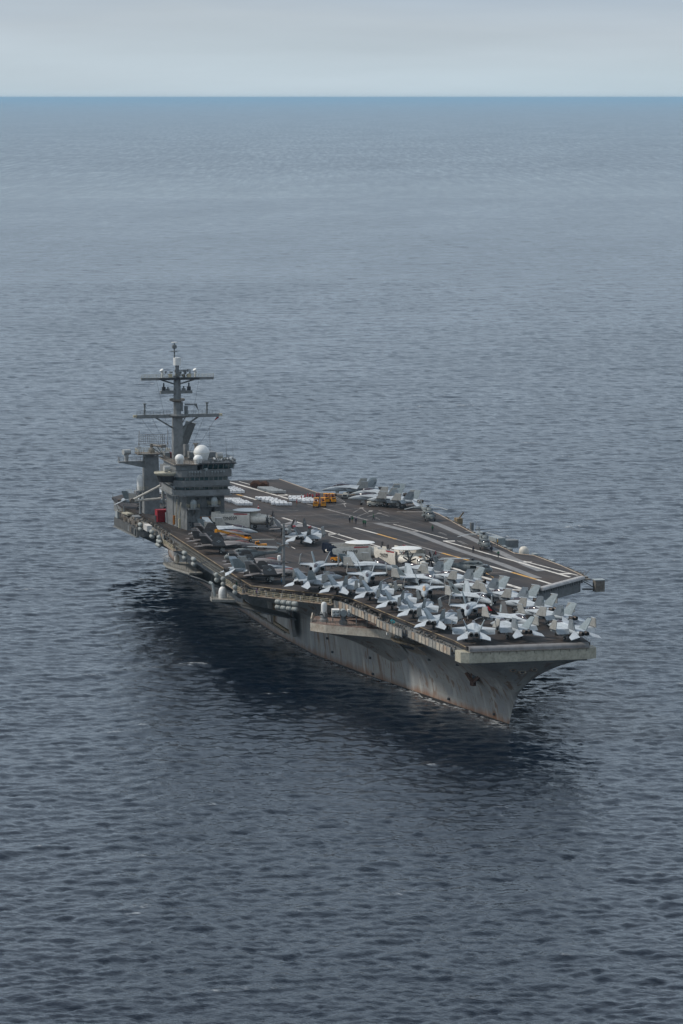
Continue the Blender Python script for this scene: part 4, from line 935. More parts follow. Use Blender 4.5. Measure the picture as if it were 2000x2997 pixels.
for i in range(34): mb.box(MX+rn.uniform(-1, 1), MY+rn.uniform(-3.2, 3.4), z3+0.4+1.8*rn.random(), 0.3+0.3*rn.random(), 0.2+0.5*rn.random(), 0.2+0.6*rn.random())
part('yard_fittings', mb, 'mast_grey', y3, kind='stuff')
for y in (MY-2.0, MY+3.0): part('sensor_box', MB().box(MX+1.3, y, z3+0.9, 0.5, 0.9, 0.9), 'rail_tan', y3)
part('top_frame', MB().box(MX, MY, z3+1.9, 0.9, 0.9, 3.4), 'mast_grey', mast)
p0 = atx(519, 1058, MX)
part('beacon_drum', MB().lathe([(1.0, -0.98), (1.02, 0.98), (0.9, 1.02)], (MX, p0.y, p0.z), 18), 'dome_white', mast, smooth=True)
tp = atx(511.5, 1003, MX).z
mb = MB().tube((MX, MY-0.7, p0.z+1), (MX, MY-0.7, tp-0.1), 0.2, 0.12, 8); mb.lathe([(0.1, 0), (0.75, 0.05), (0.75, 0.2), (0.1, 0.25)], (MX, MY-0.7, tp-2.4), 12)
mb.lathe([(0.2, 0), (0.65, 0.2), (0.65, 0.9), (0.2, 1.1)], (MX, MY-0.7, tp-1.6), 10).box(MX, MY-0.7, tp-2.2, 0.15, 2.8, 0.12)
part('topmast', mb, 'mast_grey', mast)
part('topmast_disc', MB().lathe([(0.1, -0.1), (0.8, 0), (0.8, 0.15), (0.1, 0.2)], (MX, MY-0.7, tp), 14), 'dome_white', mast)
# slanted flat radar behind the mast
rp_ = part('radar_pedestal', MB().tube((-230, -27.9, 36.9), (-230.8, -27.5, 40.2), 0.9, 0.8, 10), 'haze_grey', ship)
ax = Vector((0.30, 0.32, 1.0)).normalized(); sd_ = Vector((0.35, 1, -0.3)).normalized(); c0 = Vector((-231, -27.3, 43.2))
q_ = [c0+sd_*a*1.35+ax*c*3.3 for a, c in ((-1, -1), (1, -1), (1, 1), (-1, 1))]
nr_ = sd_.cross(ax)
part('radar_panel', MB().plate(q_, nr_*0.5), 'island_grey', rp_)
part('radar_back', MB().plate([c0-nr_*0.9+sd_*a*0.9+ax*c*2.9 for a, c in ((-1, -1), (1, -1), (1, 1), (-1, 1))], nr_*0.9), 'steel_dark', rp_)
part('radar_slat', MB().plate([c0+nr_*0.3+sd_*a*1.3+ax*c*3.2 for a, c in ((-0.98, -1), (-0.5, -1), (-0.5, 1), (-0.98, 1))], nr_*0.1), 'dome_grey', rp_)
part('exhaust_stack', MB().tube((-220, -27.0, 36.9), (-220, -27.0, 41.4), 0.4, k=10).box(-220, -27.0, 41.4, 0.9, 1.3, 0.35), 'rust_grey', island)
mb = MB().tube((-230, -33.5, 36.9), (-225, -36.5, 40.6), 0.12, k=5).tube((-229, -33, 36.9), (-226, -37.5, 40.0), 0.12, k=5).box(-228.5, -33.2, 37.7, 2.4, 1.4, 1.6).tube((-229, -33, 36.8), (-225, -37.0, 38.0), 0.15, k=5)
part('roof_davit', mb, 'mast_grey', island)
part('red_locker', MB().box(-229.8, -31.9, 37.6, 0.8, 0.6, 1.5), 'red_box', island)
# ---- aft pylon with lattice radar
AX = -254.0
pyl = part('radar_pylon', MB().loft([[(AX+a*s, -32.9+c*s*1.05, z) for a, c in ((1, 1), (-1, 1), (-1, -1), (1, -1))] for s, z in ((2.0, DECK), (1.9, 30), (1.75, 35.6))]), 'haze_grey', ship)
part('pylon_platform', MB().prism([(AX+3, -36.8), (AX+3, -28.0), (AX-3, -28.0), (AX-3, -36.8)], 35.6, 35.95), 'rust_grey', pyl)
part('platform_railing', rail_loop([(AX+3, -36.7, 35.95), (AX+3, -28.1, 35.95), (AX-3, -28.1, 35.95), (AX-3, -36.7, 35.95)], 1.1, closed=True), 'rail_tan', pyl)
part('side_arm', MB().prism([(AX+1.2, -41.8), (AX+1.2, -34.6), (AX-1.2, -34.6), (AX-1.2, -41.8)], 33.4, 33.8).plate([(AX+1.2, -41, 33.4), (AX+1.2, -34.6, 33.4), (AX+1.2, -34.6, 31.9)], (0.3, 0, 0)), 'haze_grey', pyl)
part('arm_railing', rail_loop([(AX+1.2, -34.8, 33.8), (AX+1.2, -41.7, 33.8), (AX-1.2, -41.7, 33.8)], 1.1), 'rust_grey', pyl)
part('director_drum', MB().tube((AX, -39.6, 33.8), (AX, -39.6, 36.0), 0.5, 0.65, 10).tube((AX+0.5, -40.6, 36.3), (AX-0.2, -38.6, 36.3), 0.75, k=12), 'crate_grey', pyl, smooth=True)
mb = MB(); c0 = Vector((AX, -32.6, 39.6)); sv = Vector((0.25, 1, 0)).normalized()
fw_ = Vector((1, -0.25, 0)).normalized()
G = [[c0+sv*(a*3.5)+Vector((0, 0, c*1.25))-fw_*(0.8*(1-a*a)) for a in [-1+i/6 for i in range(13)]] for c in (-1, -0.5, 0, 0.5, 1)]
for r_ in G:
    for a, c in zip(r_, r_[1:]): mb.tube(a, c, 0.055, k=4)
for i in range(13):
    for j in range(4): mb.tube(G[j][i], G[j+1][i], 0.05, k=4)
    if i % 2 == 0: mb.tube(G[0][i], c0+Vector((0, 0, -1.9)), 0.04, k=4)
part('lattice_antenna', mb, 'rust_grey', pyl)
part('antenna_pedestal', MB().lathe([(0.9, 35.9), (0.8, 36.8), (0.45, 37.4), (0.5, 38.4)], (AX, -32.6, 0), 10).tube((AX, -32.6, 38.0), (AX+2.4, -30.2, 37.8), 0.35, 0.3, 8).box(AX+2.6, -29.9, 37.9, 1.0, 1.4, 0.8), 'rust_grey', pyl)
for y in (-36.5, -28.6):
    mb = MB(); mb.tube((AX+2, y, 36), (AX+1.5, y+0.2, 42.2), 0.07, k=5).tube((AX+2, y-0.8, 36), (AX+1.6, y+0.1, 39), 0.05, k=4).tube((AX+2, y+0.8, 36), (AX+1.6, y+0.1, 39), 0.05, k=4)
    part('stayed_whip', mb, 'rust_grey', pyl)
p0 = atx(409, 1428, AX)
part('radome', MB().lathe([(0.75, 0), (0.85, 1.0), (0.9, 2.6), (0.85, 3.3), (0.6, 3.9), (0.05, 4.2)], (AX+1, p0.y, 26.0), 16), 'dome_white', pyl, smooth=True)
part('radome_stand', MB().box(AX+1, p0.y+0.3, 25.6, 3.0, 3.4, 0.4).tube((AX+1, p0.y, DECK), (AX+1, p0.y, 25.6), 0.35, k=8).plate([(AX+1, p0.y+0.8, 25.4), (AX+1, -34, 25.4), (AX+1, -34, 23.4)], (0.3, 0, 0)), 'haze_grey', pyl)
part('stand_railing', rail_loop([(AX+2.4, p0.y-1.3, 25.8), (AX+2.4, p0.y+1.9, 25.8)], 1.1), 'rail_tan', pyl)
# ---- folded crane booms on the starboard side of the island
def boom(a, c, r_, x=-231.5):
    p0 = atx(*a, x); p1 = atx(*c, x); mb = MB(); k = 9
    for i in range(k): mb.tube(p0.lerp(p1, i/k), p0.lerp(p1, (i+0.97)/k), r_*(1.0 if i % 2 else 1.18), k=8)
    return mb
bo = part('crane_boom', boom((387, 1464), (470, 1421), 0.26), 'plane_white', ship)
part('lower_boom', boom((390, 1466), (472, 1459), 0.28), 'plane_white', bo)
part('boom_strut', boom((475, 1423), (476, 1460), 0.2), 'plane_white', bo); part('boom_strut', boom((477, 1424), (492, 1452), 0.14), 'plane_white', bo)
part('boom_strut', boom((478, 1460), (493, 1472), 0.24), 'plane_white', bo)
p0 = atx(387, 1465, -231.5); part('boom_head', MB().tube((p0.x-0.5, p0.y, p0.z), (p0.x+0.5, p0.y, p0.z), 0.6, k=12), 'rust_grey', bo)
part('boom_post', MB().tube((-231.5, -33.6, 24.5), (-231.5, -33.6, 30.5), 0.3, 0.25, 8), 'haze_grey', bo)
# deck lockers beside the island
def deck_box(name, px, py, dims, rz, matn, label, cat):
    g = at(px, py); t = empty(name, (g.x, g.y, DECK), rz, label, cat)
    L, W_, H_ = dims
    part('container_body', MB().box(0, 0, H_/2+0.06, L, W_, H_-0.08), matn, t)
    mb = MB()
    for i in range(7): mb.box(L/2+0.03, -W_/2+W_*(i+0.5)/7, H_/2, 0.07, 0.09, H_-0.3)
    part('corrugation', mb, matn, t); part('container_roof', MB().box(0, 0, H_+0.05, L+0.1, W_+0.1, 0.12), matn, t)
    return t
deck_box('steel_container', 473, 1527, (2.6, 2.9, 3.2), R(4), 'red_box', 'dark red steel container on deck beside the island', 'container')
deck_box('equipment_locker', 490, 1529, (1.2, 0.9, 2.5), R(4), 'dome_grey', 'tall narrow grey locker between the red container and the island', 'locker')
deck_box('equipment_locker', 461, 1527, (1.4, 1.2, 1.6), R(4), 'steel_dark', 'low black locker just in front of the red container', 'locker')

# rigging: halyards and stays from the yards, whip aerials on roof and pylon, wall ladders, gallery lamps
for y, zt in ((-41.0, 48.6), (-38.0, 48.6), (-23.5, 48.4), (-20.0, 48.4), (-36.5, 58.2), (-25.0, 58.0)):
    part('halyard', MB().tube((MX+0.4, y, zt), (MX+3.5, MY+(y-MY)*0.25, 37.0), 0.035, k=4), 'steel_dark', mast)
for x, y, z0, h in ((-213, -34.2, 36.9, 5.5), (-228, -34.4, 36.9, 6.5), (-212, -18.6, 37.2, 4.5), (-222, -18.4, 37.2, 6.0), (-230, -21.2, 38.6, 6.5)):
    part('whip_antenna', MB().tube((x, y, z0), (x+0.3, y-0.2, z0+h), 0.07, 0.03, 5), 'mast_grey', island)
for y in (-30.0, -21.6):
    mb = MB()
    for k in range(22): mb.box(-212.35, y, 20.0+0.4*k, 0.06, 0.5, 0.06)
    for dy in (-0.27, 0.27): mb.box(-212.35, y+dy, 24.2, 0.07, 0.06, 9.0)
    part('wall_ladder', mb, 'haze_grey', island)
for i in range(7):
    part('wall_vent', MB().box(-212.45, -29.2+1.25*i, 27.2+0.5*(i % 2), 0.35, 0.6, 0.5), 'steel_dark' if i % 2 else 'haze_grey', island)
for i in range(5):
    part('cable_tray', MB().box(-212.45, -28.6+1.6*i, 24.0, 0.14, 0.12, 8.6-0.7*(i % 3)), 'haze_grey', island)
for z in (22.2, 25.6): part('wall_walkway', MB().box(-211.9, -26.0, z, 1.2, 4.6, 0.12), 'mast_grey', island); part('walkway_railing', rail_loop([(-211.4, -28.2, z), (-211.4, -23.8, z)], 1.0), 'mast_grey', island)
for (x, y) in ((-214.6, -33.9), (-222, -34.0)):
    part('wing_platform', MB().box(x, y-0.9, 33.4, 3.4, 1.8, 0.16), 'haze_grey', island); part('platform_railing', rail_loop([(x+1.7, y-0.2, 33.5), (x+1.7, y-1.7, 33.5), (x-1.7, y-1.7, 33.5)], 1.0), 'mast_grey', island)
for x, y, h in ((-60, -20.0, 4.5), (-112, -39.0, 6), (-147, -39.2, 5.5), (-183, -39.0, 6), (-205, -38.6, 5)):
    part('edge_aerial', MB().tube((x, y, 17.2), (x+0.6, y-1.6, 17.2+h*0.8), 0.09, 0.04, 5), 'mast_grey', ship)
# ================================================================ aircraft prototypes (x forward, y left, z up, wheels on z=0)
def wheel(mb, x, y, r, w): mb.tube((x, y-w/2, r), (x, y+w/2, r), r, k=12)
def tri_gear(nx, mx, my, zt, rn_=0.30, rm=0.40):
    P = []
    P.append(('nose_gear', MB().tube((nx, 0, 0.3), (nx-0.1, 0, zt), 0.10, 0.13, 6).box(nx-0.5, 0, zt-0.55, 0.9, 0.1, 0.6).mesh('nose_gear', 'gear_white'),
              [('wheel', (lambda m_: (wheel(m_, nx, -0.22, rn_, 0.16), wheel(m_, nx, 0.22, rn_, 0.16), m_)[2])(MB()).mesh('wheel', 'rubber'))]))
    for s in (-1, 1):
        m_ = MB(); wheel(m_, mx, s*my, rm, 0.28); hub = MB().tube((mx, s*my-0.16, rm), (mx, s*my+0.16, rm), rm*0.5, k=10)
        P.append(('main_gear', MB().tube((mx, s*(my-0.15), rm), (mx+0.3, s*(my-0.55), zt), 0.11, 0.15, 6).box(mx+0.5, s*(my-0.05), zt-0.5, 0.9, 0.06, 0.8).mesh('main_gear', 'gear_white'),
                  [('wheel', m_.mesh('wheel', 'rubber')), ('hub', hub.mesh('hub', 'gear_white'))]))
    return P
def insignia(me_name, c, nrm_y, r=0.34, matn='dome_grey'):
    mb = MB(); k = 12
    mb.tube((c[0], c[1]-0.02, c[2]), (c[0], c[1]+0.02, c[2]), r, k=k); mb.box(c[0], c[1], c[2], r*3.6, 0.03, r*0.55)
    return mb.mesh(me_name, matn)
def make_f18(two_seat=False):
    P = []
    P.append(('fuselage', MB().body([(7.6, 0.42, 1.86, 0.42), (6.6, 0.58, 1.98, 0.58), (5.4, 0.68, 2.08, 0.72), (4.2, 0.76, 2.18, 0.82), (2.6, 0.85, 2.26, 0.86), (1.2, 1.0, 2.2, 0.85),
                                     (-0.5, 1.45, 2.12, 0.82), (-3.0, 1.55, 2.08, 0.74), (-5.0, 1.40, 2.08, 0.66), (-6.6, 1.18, 2.08, 0.56), (-7.2, 1.08, 2.08, 0.5)], 16, 2.6).mesh('fuselage', 'jet_grey', True),
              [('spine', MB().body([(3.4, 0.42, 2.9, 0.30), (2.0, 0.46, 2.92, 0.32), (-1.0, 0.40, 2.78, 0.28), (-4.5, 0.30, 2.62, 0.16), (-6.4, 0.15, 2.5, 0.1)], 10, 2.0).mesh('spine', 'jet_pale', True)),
               ('tail_boom', MB().box(-6.9, 0, 2.25, 1.5, 0.3, 0.5, taper=0.6).mesh('tail_boom', 'jet_grey'))]))
    P.append(('nose_cone', MB().body([(9.0, 0.03, 1.72, 0.03), (8.7, 0.15, 1.74, 0.15), (8.2, 0.29, 1.79, 0.29), (7.58, 0.42, 1.86, 0.42)], 16, 2.1).mesh('nose_cone', 'jet_side', True), []))
    cb = 1.2 if two_seat else 2.2
    P.append(('canopy', MB().body([(6.15, 0.06, 2.62, 0.05), (5.5, 0.32, 2.72, 0.36), (4.6, 0.43, 2.80, 0.62), (3.4, 0.43, 2.86, 0.66), (cb, 0.30, 2.95, 0.35), (cb-0.5, 0.08, 2.95, 0.12)], 12, 2.0).mesh('canopy', 'glass_tint', True),
              [('canopy_frame', MB().body([(4.95, 0.42, 2.78, 0.57), (4.83, 0.43, 2.79, 0.60)], 12, 2.0).mesh('canopy_frame', 'jet_side'))]))
    for s in (-1, 1):
        P.append(('intake', MB().loft([[(1.9+dx*(z > 2), s*y, z) for y, z in ((0.95, 1.35), (1.75, 1.4), (1.85, 2.25), (0.9, 2.35))] for dx in (0.35,)]+[[(-1.6, s*y, z) for y, z in ((0.7, 1.35), (1.6, 1.45), (1.7, 2.3), (0.7, 2.4))]]).mesh('intake', 'jet_grey'),
                  [('intake_mouth', MB().plate([(2.02, s*1.03, 1.45), (2.02, s*1.68, 1.5), (2.26, s*1.76, 2.15), (2.26, s*0.98, 2.22)], (0.1, 0, 0)).mesh('intake_mouth', 'nozzle_dark'))]))
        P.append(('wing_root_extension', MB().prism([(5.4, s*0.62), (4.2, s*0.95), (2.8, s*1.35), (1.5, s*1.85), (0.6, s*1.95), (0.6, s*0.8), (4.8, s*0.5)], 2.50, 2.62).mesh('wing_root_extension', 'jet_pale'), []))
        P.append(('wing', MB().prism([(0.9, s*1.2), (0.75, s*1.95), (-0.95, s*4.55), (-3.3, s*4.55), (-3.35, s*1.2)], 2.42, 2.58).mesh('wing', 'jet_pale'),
                  [('wing_pylon', MB().box(-1.4, s*3.0, 2.1, 2.6, 0.14, 0.7).box(-1.6, s*4.2, 2.2, 2.0, 0.12, 0.5).mesh('wing_pylon', 'jet_side')),
                   ('fold_hinge', MB().box(-2.1, s*4.6, 2.55, 2.2, 0.14, 0.24).mesh('fold_hinge', 'steel_dark'))]))
        P.append(('folded_wing', MB().plate([(-0.95, s*4.70, 2.6), (-3.95, s*4.70, 2.6), (-4.05, s*4.50, 4.55), (-2.25, s*4.50, 4.55)], (0, 0.13, 0)).mesh('folded_wing', 'jet_tan'),
                  [('wingtip_rail', MB().tube((-2.0, s*4.5, 4.6), (-4.25, s*4.5, 4.6), 0.075, k=6).mesh('wingtip_rail', 'jet_grey'))]))
        P.append(('flap', MB().plate([(-3.38, s*1.55, 2.50), (-3.38, s*4.45, 2.50), (-4.05, s*4.45, 1.72), (-4.15, s*1.55, 1.62)], (0.09, 0, 0.05)).mesh('flap', 'jet_grey'), []))
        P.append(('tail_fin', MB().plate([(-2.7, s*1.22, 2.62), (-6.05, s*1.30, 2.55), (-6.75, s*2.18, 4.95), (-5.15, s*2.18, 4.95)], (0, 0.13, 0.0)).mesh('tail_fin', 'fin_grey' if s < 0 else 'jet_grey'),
                  [('rudder', MB().plate([(-5.45, s*1.33, 2.75), (-6.12, s*1.33, 2.72), (-6.6, s*1.92, 4.25), (-6.0, s*1.92, 4.25)], (0, 0.16, 0)).mesh('rudder', 'fin_grey'))]))
        f = lambda x: 2.12+(x+6.5)*0.40
        P.append(('stabilator', MB().plate([(x, s*y, f(x)-0.10*(y-1.2)) for x, y in ((-5.5, 1.25), (-7.55, 3.45), (-8.65, 3.5), (-8.2, 1.25))], (0, 0, 0.1)).mesh('stabilator', 'jet_pale'), []))
        rings = [[(x, s*0.55+r_*math.cos(2*math.pi*i/12), 2.08+r_*math.sin(2*math.pi*i/12)) for i in range(12)] for x, r_ in ((-7.0, 0.52), (-7.6, 0.50), (-8.15, 0.42), (-8.15, 0.36), (-7.75, 0.36))]
        P.append(('exhaust_nozzle', MB().loft(rings, cap=False).mesh('exhaust_nozzle', 'nozzle', True),
                  [('nozzle_throat', MB().tube((-7.9, s*0.55, 2.08), (-7.7, s*0.55, 2.08), 0.37, k=12).mesh('nozzle_throat', 'nozzle_dark'))]))
    P.append(('drop_tank', MB().body([(2.4, 0.03, 1.0, 0.03), (1.6, 0.25, 1.0, 0.25), (0.5, 0.36, 1.0, 0.36), (-1.4, 0.36, 1.0, 0.36), (-2.6, 0.2, 1.0, 0.2), (-3.1, 0.03, 1.0, 0.03)], 10, 2.0).mesh('drop_tank', 'jet_tan', True), []))
    return P+tri_gear(5.0, -1.9, 1.65, 1.6)
def make_f35():
    P = []
    P.append(('fuselage', MB().body([(7.7, 0.03, 1.85, 0.02), (7.0, 0.30, 1.9, 0.24), (6.0, 0.58, 1.98, 0.46), (4.6, 0.85, 2.1, 0.66), (3.2, 1.15, 2.2, 0.82), (2.2, 1.65, 2.2, 0.86), (0.0, 1.85, 2.2, 0.90),
                                     (-2.5, 1.8, 2.15, 0.80), (-4.5, 1.45, 2.1, 0.66), (-5.8, 0.95, 2.1, 0.58), (-6.4, 0.72, 2.1, 0.55)], 16, 1.75).mesh('fuselage', 'stealth_top', True), []))
    P.append(('belly', MB().body([(5.2, 0.5, 1.62, 0.25), (2.5, 1.2, 1.55, 0.35), (-2.0, 1.3, 1.5, 0.36), (-5.0, 0.8, 1.7, 0.25)], 12, 2.6).mesh('belly', 'stealth_dark', True), []))
    P.append(('canopy', MB().body([(5.9, 0.05, 2.40, 0.05), (5.2, 0.36, 2.5, 0.36), (4.2, 0.46, 2.6, 0.58), (3.2, 0.46, 2.7, 0.55), (2.2, 0.36, 2.86, 0.26), (1.6, 0.1, 2.9, 0.12)], 12, 2.0).mesh('canopy', 'glass_red', True),
              [('canopy_frame', MB().body([(4.35, 0.46, 2.58, 0.58), (4.22, 0.47, 2.6, 0.60)], 12, 2.0).mesh('canopy_frame', 'stealth_dark'))]))
    for s in (-1, 1):
        P.append(('intake', MB().loft([[(2.9+0.4*(z > 1.9), s*y, z) for y, z in ((0.95, 1.4), (1.6, 1.6), (1.85, 2.2), (1.05, 2.55))], [(0.2, s*y, z) for y, z in ((0.95, 1.35), (1.7, 1.5), (1.95, 2.2), (1.1, 2.7))]]).mesh('intake', 'stealth_dark'), []))
        P.append(('wing', MB().prism([(2.4, s*1.3), (2.2, s*1.8), (-0.5, s*4.4), (-3.6, s*4.4), (-4.1, s*3.0), (-4.1, s*1.3)], 2.28, 2.46).mesh('wing', 'stealth_top'), []))
        P.append(('folded_wing', MB().plate([(-0.4, s*4.5, 2.4), (-3.7, s*4.5, 2.4), (-3.9, s*4.35, 3.4), (-3.2, s*4.25, 4.55), (-2.0, s*4.25, 4.55), (-1.2, s*4.3, 4.0)], (0, 0.14, 0)).mesh('folded_wing', 'stealth_dark'),
                  [('insignia', insignia('insignia', (-2.2, s*4.38, 3.45), s, 0.28))] if False else
                  [('insignia', MB().tube((-2.2, s*4.47, 3.45), (-2.2, s*4.30, 3.45), 0.30, k=12).box(-2.2, s*4.385, 3.45, 1.1, 0.17, 0.16).mesh('insignia', 'dome_grey')),
                   ('insignia_star', MB().tube((-2.2, s*4.48, 3.45), (-2.2, s*4.29, 3.45), 0.14, k=5).mesh('insignia_star', 'stealth_dark'))]))
        P.append(('tail_fin', MB().plate([(-3.3, s*1.45, 2.5), (-6.3, s*1.55, 2.45), (-6.9, s*2.75, 4.65), (-5.3, s*2.75, 4.65)], (0, 0.13, 0.05)).mesh('tail_fin', 'stealth_dark'),
                  [('fin_edge', MB().plate([(-3.2, s*1.44, 2.5), (-3.65, s*1.46, 2.5), (-5.62, s*2.76, 4.68), (-5.2, s*2.76, 4.68)], (0, 0.16, 0.06)).mesh('fin_edge', 'stealth_top'))]))
        P.append(('stabilator', MB().plate([(x, s*y, 2.05) for x, y in ((-4.6, 1.2), (-6.6, 3.5), (-7.9, 3.6), (-8.3, 3.1), (-7.0, 1.0))], (0, 0, 0.1)).mesh('stabilator', 'stealth_top'), []))
    P.append(('exhaust_nozzle', MB().loft([[(x, r_*math.cos(2*math.pi*i/16), 2.08+r_*math.sin(2*math.pi*i/16)) for i in range(16)] for x, r_ in ((-6.3, 0.62), (-7.0, 0.58), (-7.4, 0.50), (-7.4, 0.42), (-6.8, 0.42))], cap=False).mesh('exhaust_nozzle', 'nozzle', True),
              [('nozzle_throat', MB().tube((-7.05, 0, 2.08), (-6.8, 0, 2.08), 0.43, k=14).mesh('nozzle_throat', 'nozzle_dark'))]))
    return P+tri_gear(4.6, -1.6, 1.7, 1.5, 0.30, 0.42)
def make_e2(txt):
    P = []
    P.append(('fuselage', MB().body([(7.6, 0.10, 1.95, 0.10), (7.3, 0.45, 1.95, 0.45), (6.6, 0.78, 2.02, 0.80), (5.6, 0.98, 2.25, 1.08), (4.4, 1.05, 2.5, 1.22), (1.0, 1.05, 2.55, 1.2), (-3.0, 1.0, 2.6, 1.1), (-6.5, 0.70, 2.8, 0.8), (-9.3, 0.25, 3.05, 0.4)], 16, 2.2).mesh('fuselage', 'plane_white', True),
              [('cockpit_window', MB().body([(6.15, 0.55, 2.85, 0.25), (5.75, 0.85, 2.88, 0.45), (5.1, 0.98, 2.92, 0.52), (4.85, 0.98, 2.92, 0.5)], 10, 2.4).mesh('cockpit_window', 'glass_dark', True)),
               ('cockpit_roof', MB().body([(5.9, 0.42, 3.25, 0.15), (5.3, 0.6, 3.4, 0.14), (4.7, 0.75, 3.5, 0.2)], 8, 2.0).mesh('cockpit_roof', 'plane_white', True)),
               ('escape_hatch', MB().box(4.9, 0, 3.72, 0.7, 0.7, 0.06).mesh('escape_hatch', 'orange_sign'))]))
    P.append(('rotodome', MB().lathe([(0.02, -0.42), (1.6, -0.36), (2.9, -0.2), (3.55, -0.03), (3.66, 0.03), (3.55, 0.09), (2.9, 0.22), (1.6, 0.34), (0.02, 0.38)], (-1.5, 0, 5.15), 32).mesh('rotodome', 'dome_white', True),
              [('rotodome_pylon', MB().box(-1.5, 0, 4.3, 1.6, 0.5, 1.2, taper=0.6).tube((-0.2, 0.8, 3.6), (-1.1, 0.3, 4.8), 0.1, k=6).tube((-0.2, -0.8, 3.6), (-1.1, -0.3, 4.8), 0.1, k=6).tube((-3.2, 0.7, 3.5), (-2.0, 0.3, 4.8), 0.1, k=6).tube((-3.2, -0.7, 3.5), (-2.0, -0.3, 4.8), 0.1, k=6).mesh('rotodome_pylon', 'crate_grey'))]))
    P.append(('centre_wing', MB().prism([(1.5, 0), (1.5, 3.4), (-1.6, 3.4), (-1.7, -3.4), (1.5, -3.4)], 3.55, 3.9).mesh('centre_wing', 'plane_white'), []))
    for s in (-1, 1):
        P.append(('engine_nacelle', MB().body([(4.5, 0.42, 2.95, 0.42), (3.9, 0.66, 2.9, 0.74), (2.0, 0.74, 2.85, 0.92), (-0.5, 0.72, 2.95, 0.9), (-2.8, 0.4, 3.2, 0.5), (-3.4, 0.2, 3.25, 0.25)], 12, 2.3, y=s*3.05).mesh('engine_nacelle', 'plane_white', True),
                  [('exhaust_pipe', MB().tube((-2.6, s*3.05, 2.6), (-3.6, s*3.05, 2.55), 0.28, k=10).mesh('exhaust_pipe', 'nozzle'))]))
        mb = MB()
        for k in range(8):
            t = 2*math.pi*k/8+0.2; c, sn = math.cos(t), math.sin(t); u = Vector((0, c, sn)); w_ = Vector((0, -sn, c)); c0 = Vector((4.75, s*3.05, 2.95))
            q = [c0+u*0.3-w_*0.10, c0+u*0.3+w_*0.10, c0+u*1.0+w_*0.20, c0+u*1.95+w_*0.24+Vector((0.1, 0, 0)), c0+u*2.05-w_*0.10, c0+u*1.0-w_*0.16]
            mb.plate(q, (0.10, 0, 0))
        P.append(('propeller', mb.mesh('propeller', 'blade_dark'), [('spinner', MB().tube((4.5, s*3.05, 2.95), (5.15, s*3.05, 2.95), 0.40, 0.12, 12).mesh('spinner', 'steel_dark'))]))
        # wing panel swung back along the fuselage, standing on edge
        y = s*3.95
        wg = MB().loft([[(x, y+dy*th, z) for dy, z in ((-0.5, zt-0.15), (0.5, zt-0.15), (0.85, zm), (0.25, zb), (-0.25, zb), (-0.85, zm))] for x, zt, zb, zm, th in ((0.3, 4.9, 1.0, 3.6, 0.50), (-3.0, 4.8, 1.55, 3.7, 0.44), (-6.5, 4.7, 2.3, 3.8, 0.36), (-9.0, 4.55, 2.75, 3.8, 0.28), (-9.3, 4.3, 3.0, 3.8, 0.12))])
        subs = [('red_stripe', MB().box(-2.1, y+s*0.36, 4.55, 3.6, 0.06, 0.26, -s*0.04).mesh('red_stripe', 'red_paint')),
                ('deicer_strip', MB().box(-4.3, y, 4.80, 8.6, 0.3, 0.05).mesh('deicer_strip', 'crate_grey')),
                ('wing_root_rib', MB().plate([(0.34, y-0.3, 4.7), (0.34, y+0.3, 4.7), (0.34, y+0.25, 1.1), (0.34, y-0.25, 1.1)], (0.06, 0, 0)).mesh('wing_root_rib', 'rust_grey'))]
        if txt:
            me = text_mesh(txt, 1.25, 'wing_number', 'black_print')
            mt_ = Matrix.Translation((-4.9, y+s*0.42, 3.45)) @ Matrix.Rotation(R(0 if s < 0 else 180), 4, 'Z') @ Matrix.Rotation(R(90), 4, 'X') @ Matrix.Rotation(R(180), 4, 'Z') @ Matrix.Rotation(R(4)*(1), 4, 'Z')
            me.transform(mt_); subs.append(('wing_number', me))
        P.append(('folded_wing', wg.mesh('folded_wing', 'plane_white', True), subs))
    P.append(('tailplane', MB().plate([(-7.6, -4.0, 3.5), (-7.6, 0, 3.15), (-7.6, 4.0, 3.5), (-9.6, 4.0, 3.5), (-9.9, 0, 3.15), (-9.6, -4.0, 3.5)], (0, 0, 0.16)).mesh('tailplane', 'plane_white'), []))
    for y in (-4.0, -1.7, 1.7, 4.0):
        z0, z1 = (2.3, 4.9) if abs(y) > 3 else (3.35, 4.9)
        P.append(('tail_fin', MB().plate([(-7.6, y, 3.4), (-8.3, y, z1), (-10.0, y, z1), (-10.2, y, 3.4), (-9.6, y, z0), (-8.4, y, z0)], (0, 0.12, 0)).mesh('tail_fin', 'plane_white'), []))
    return P+tri_gear(5.6, 0.0, 3.05, 1.8, 0.32, 0.5)
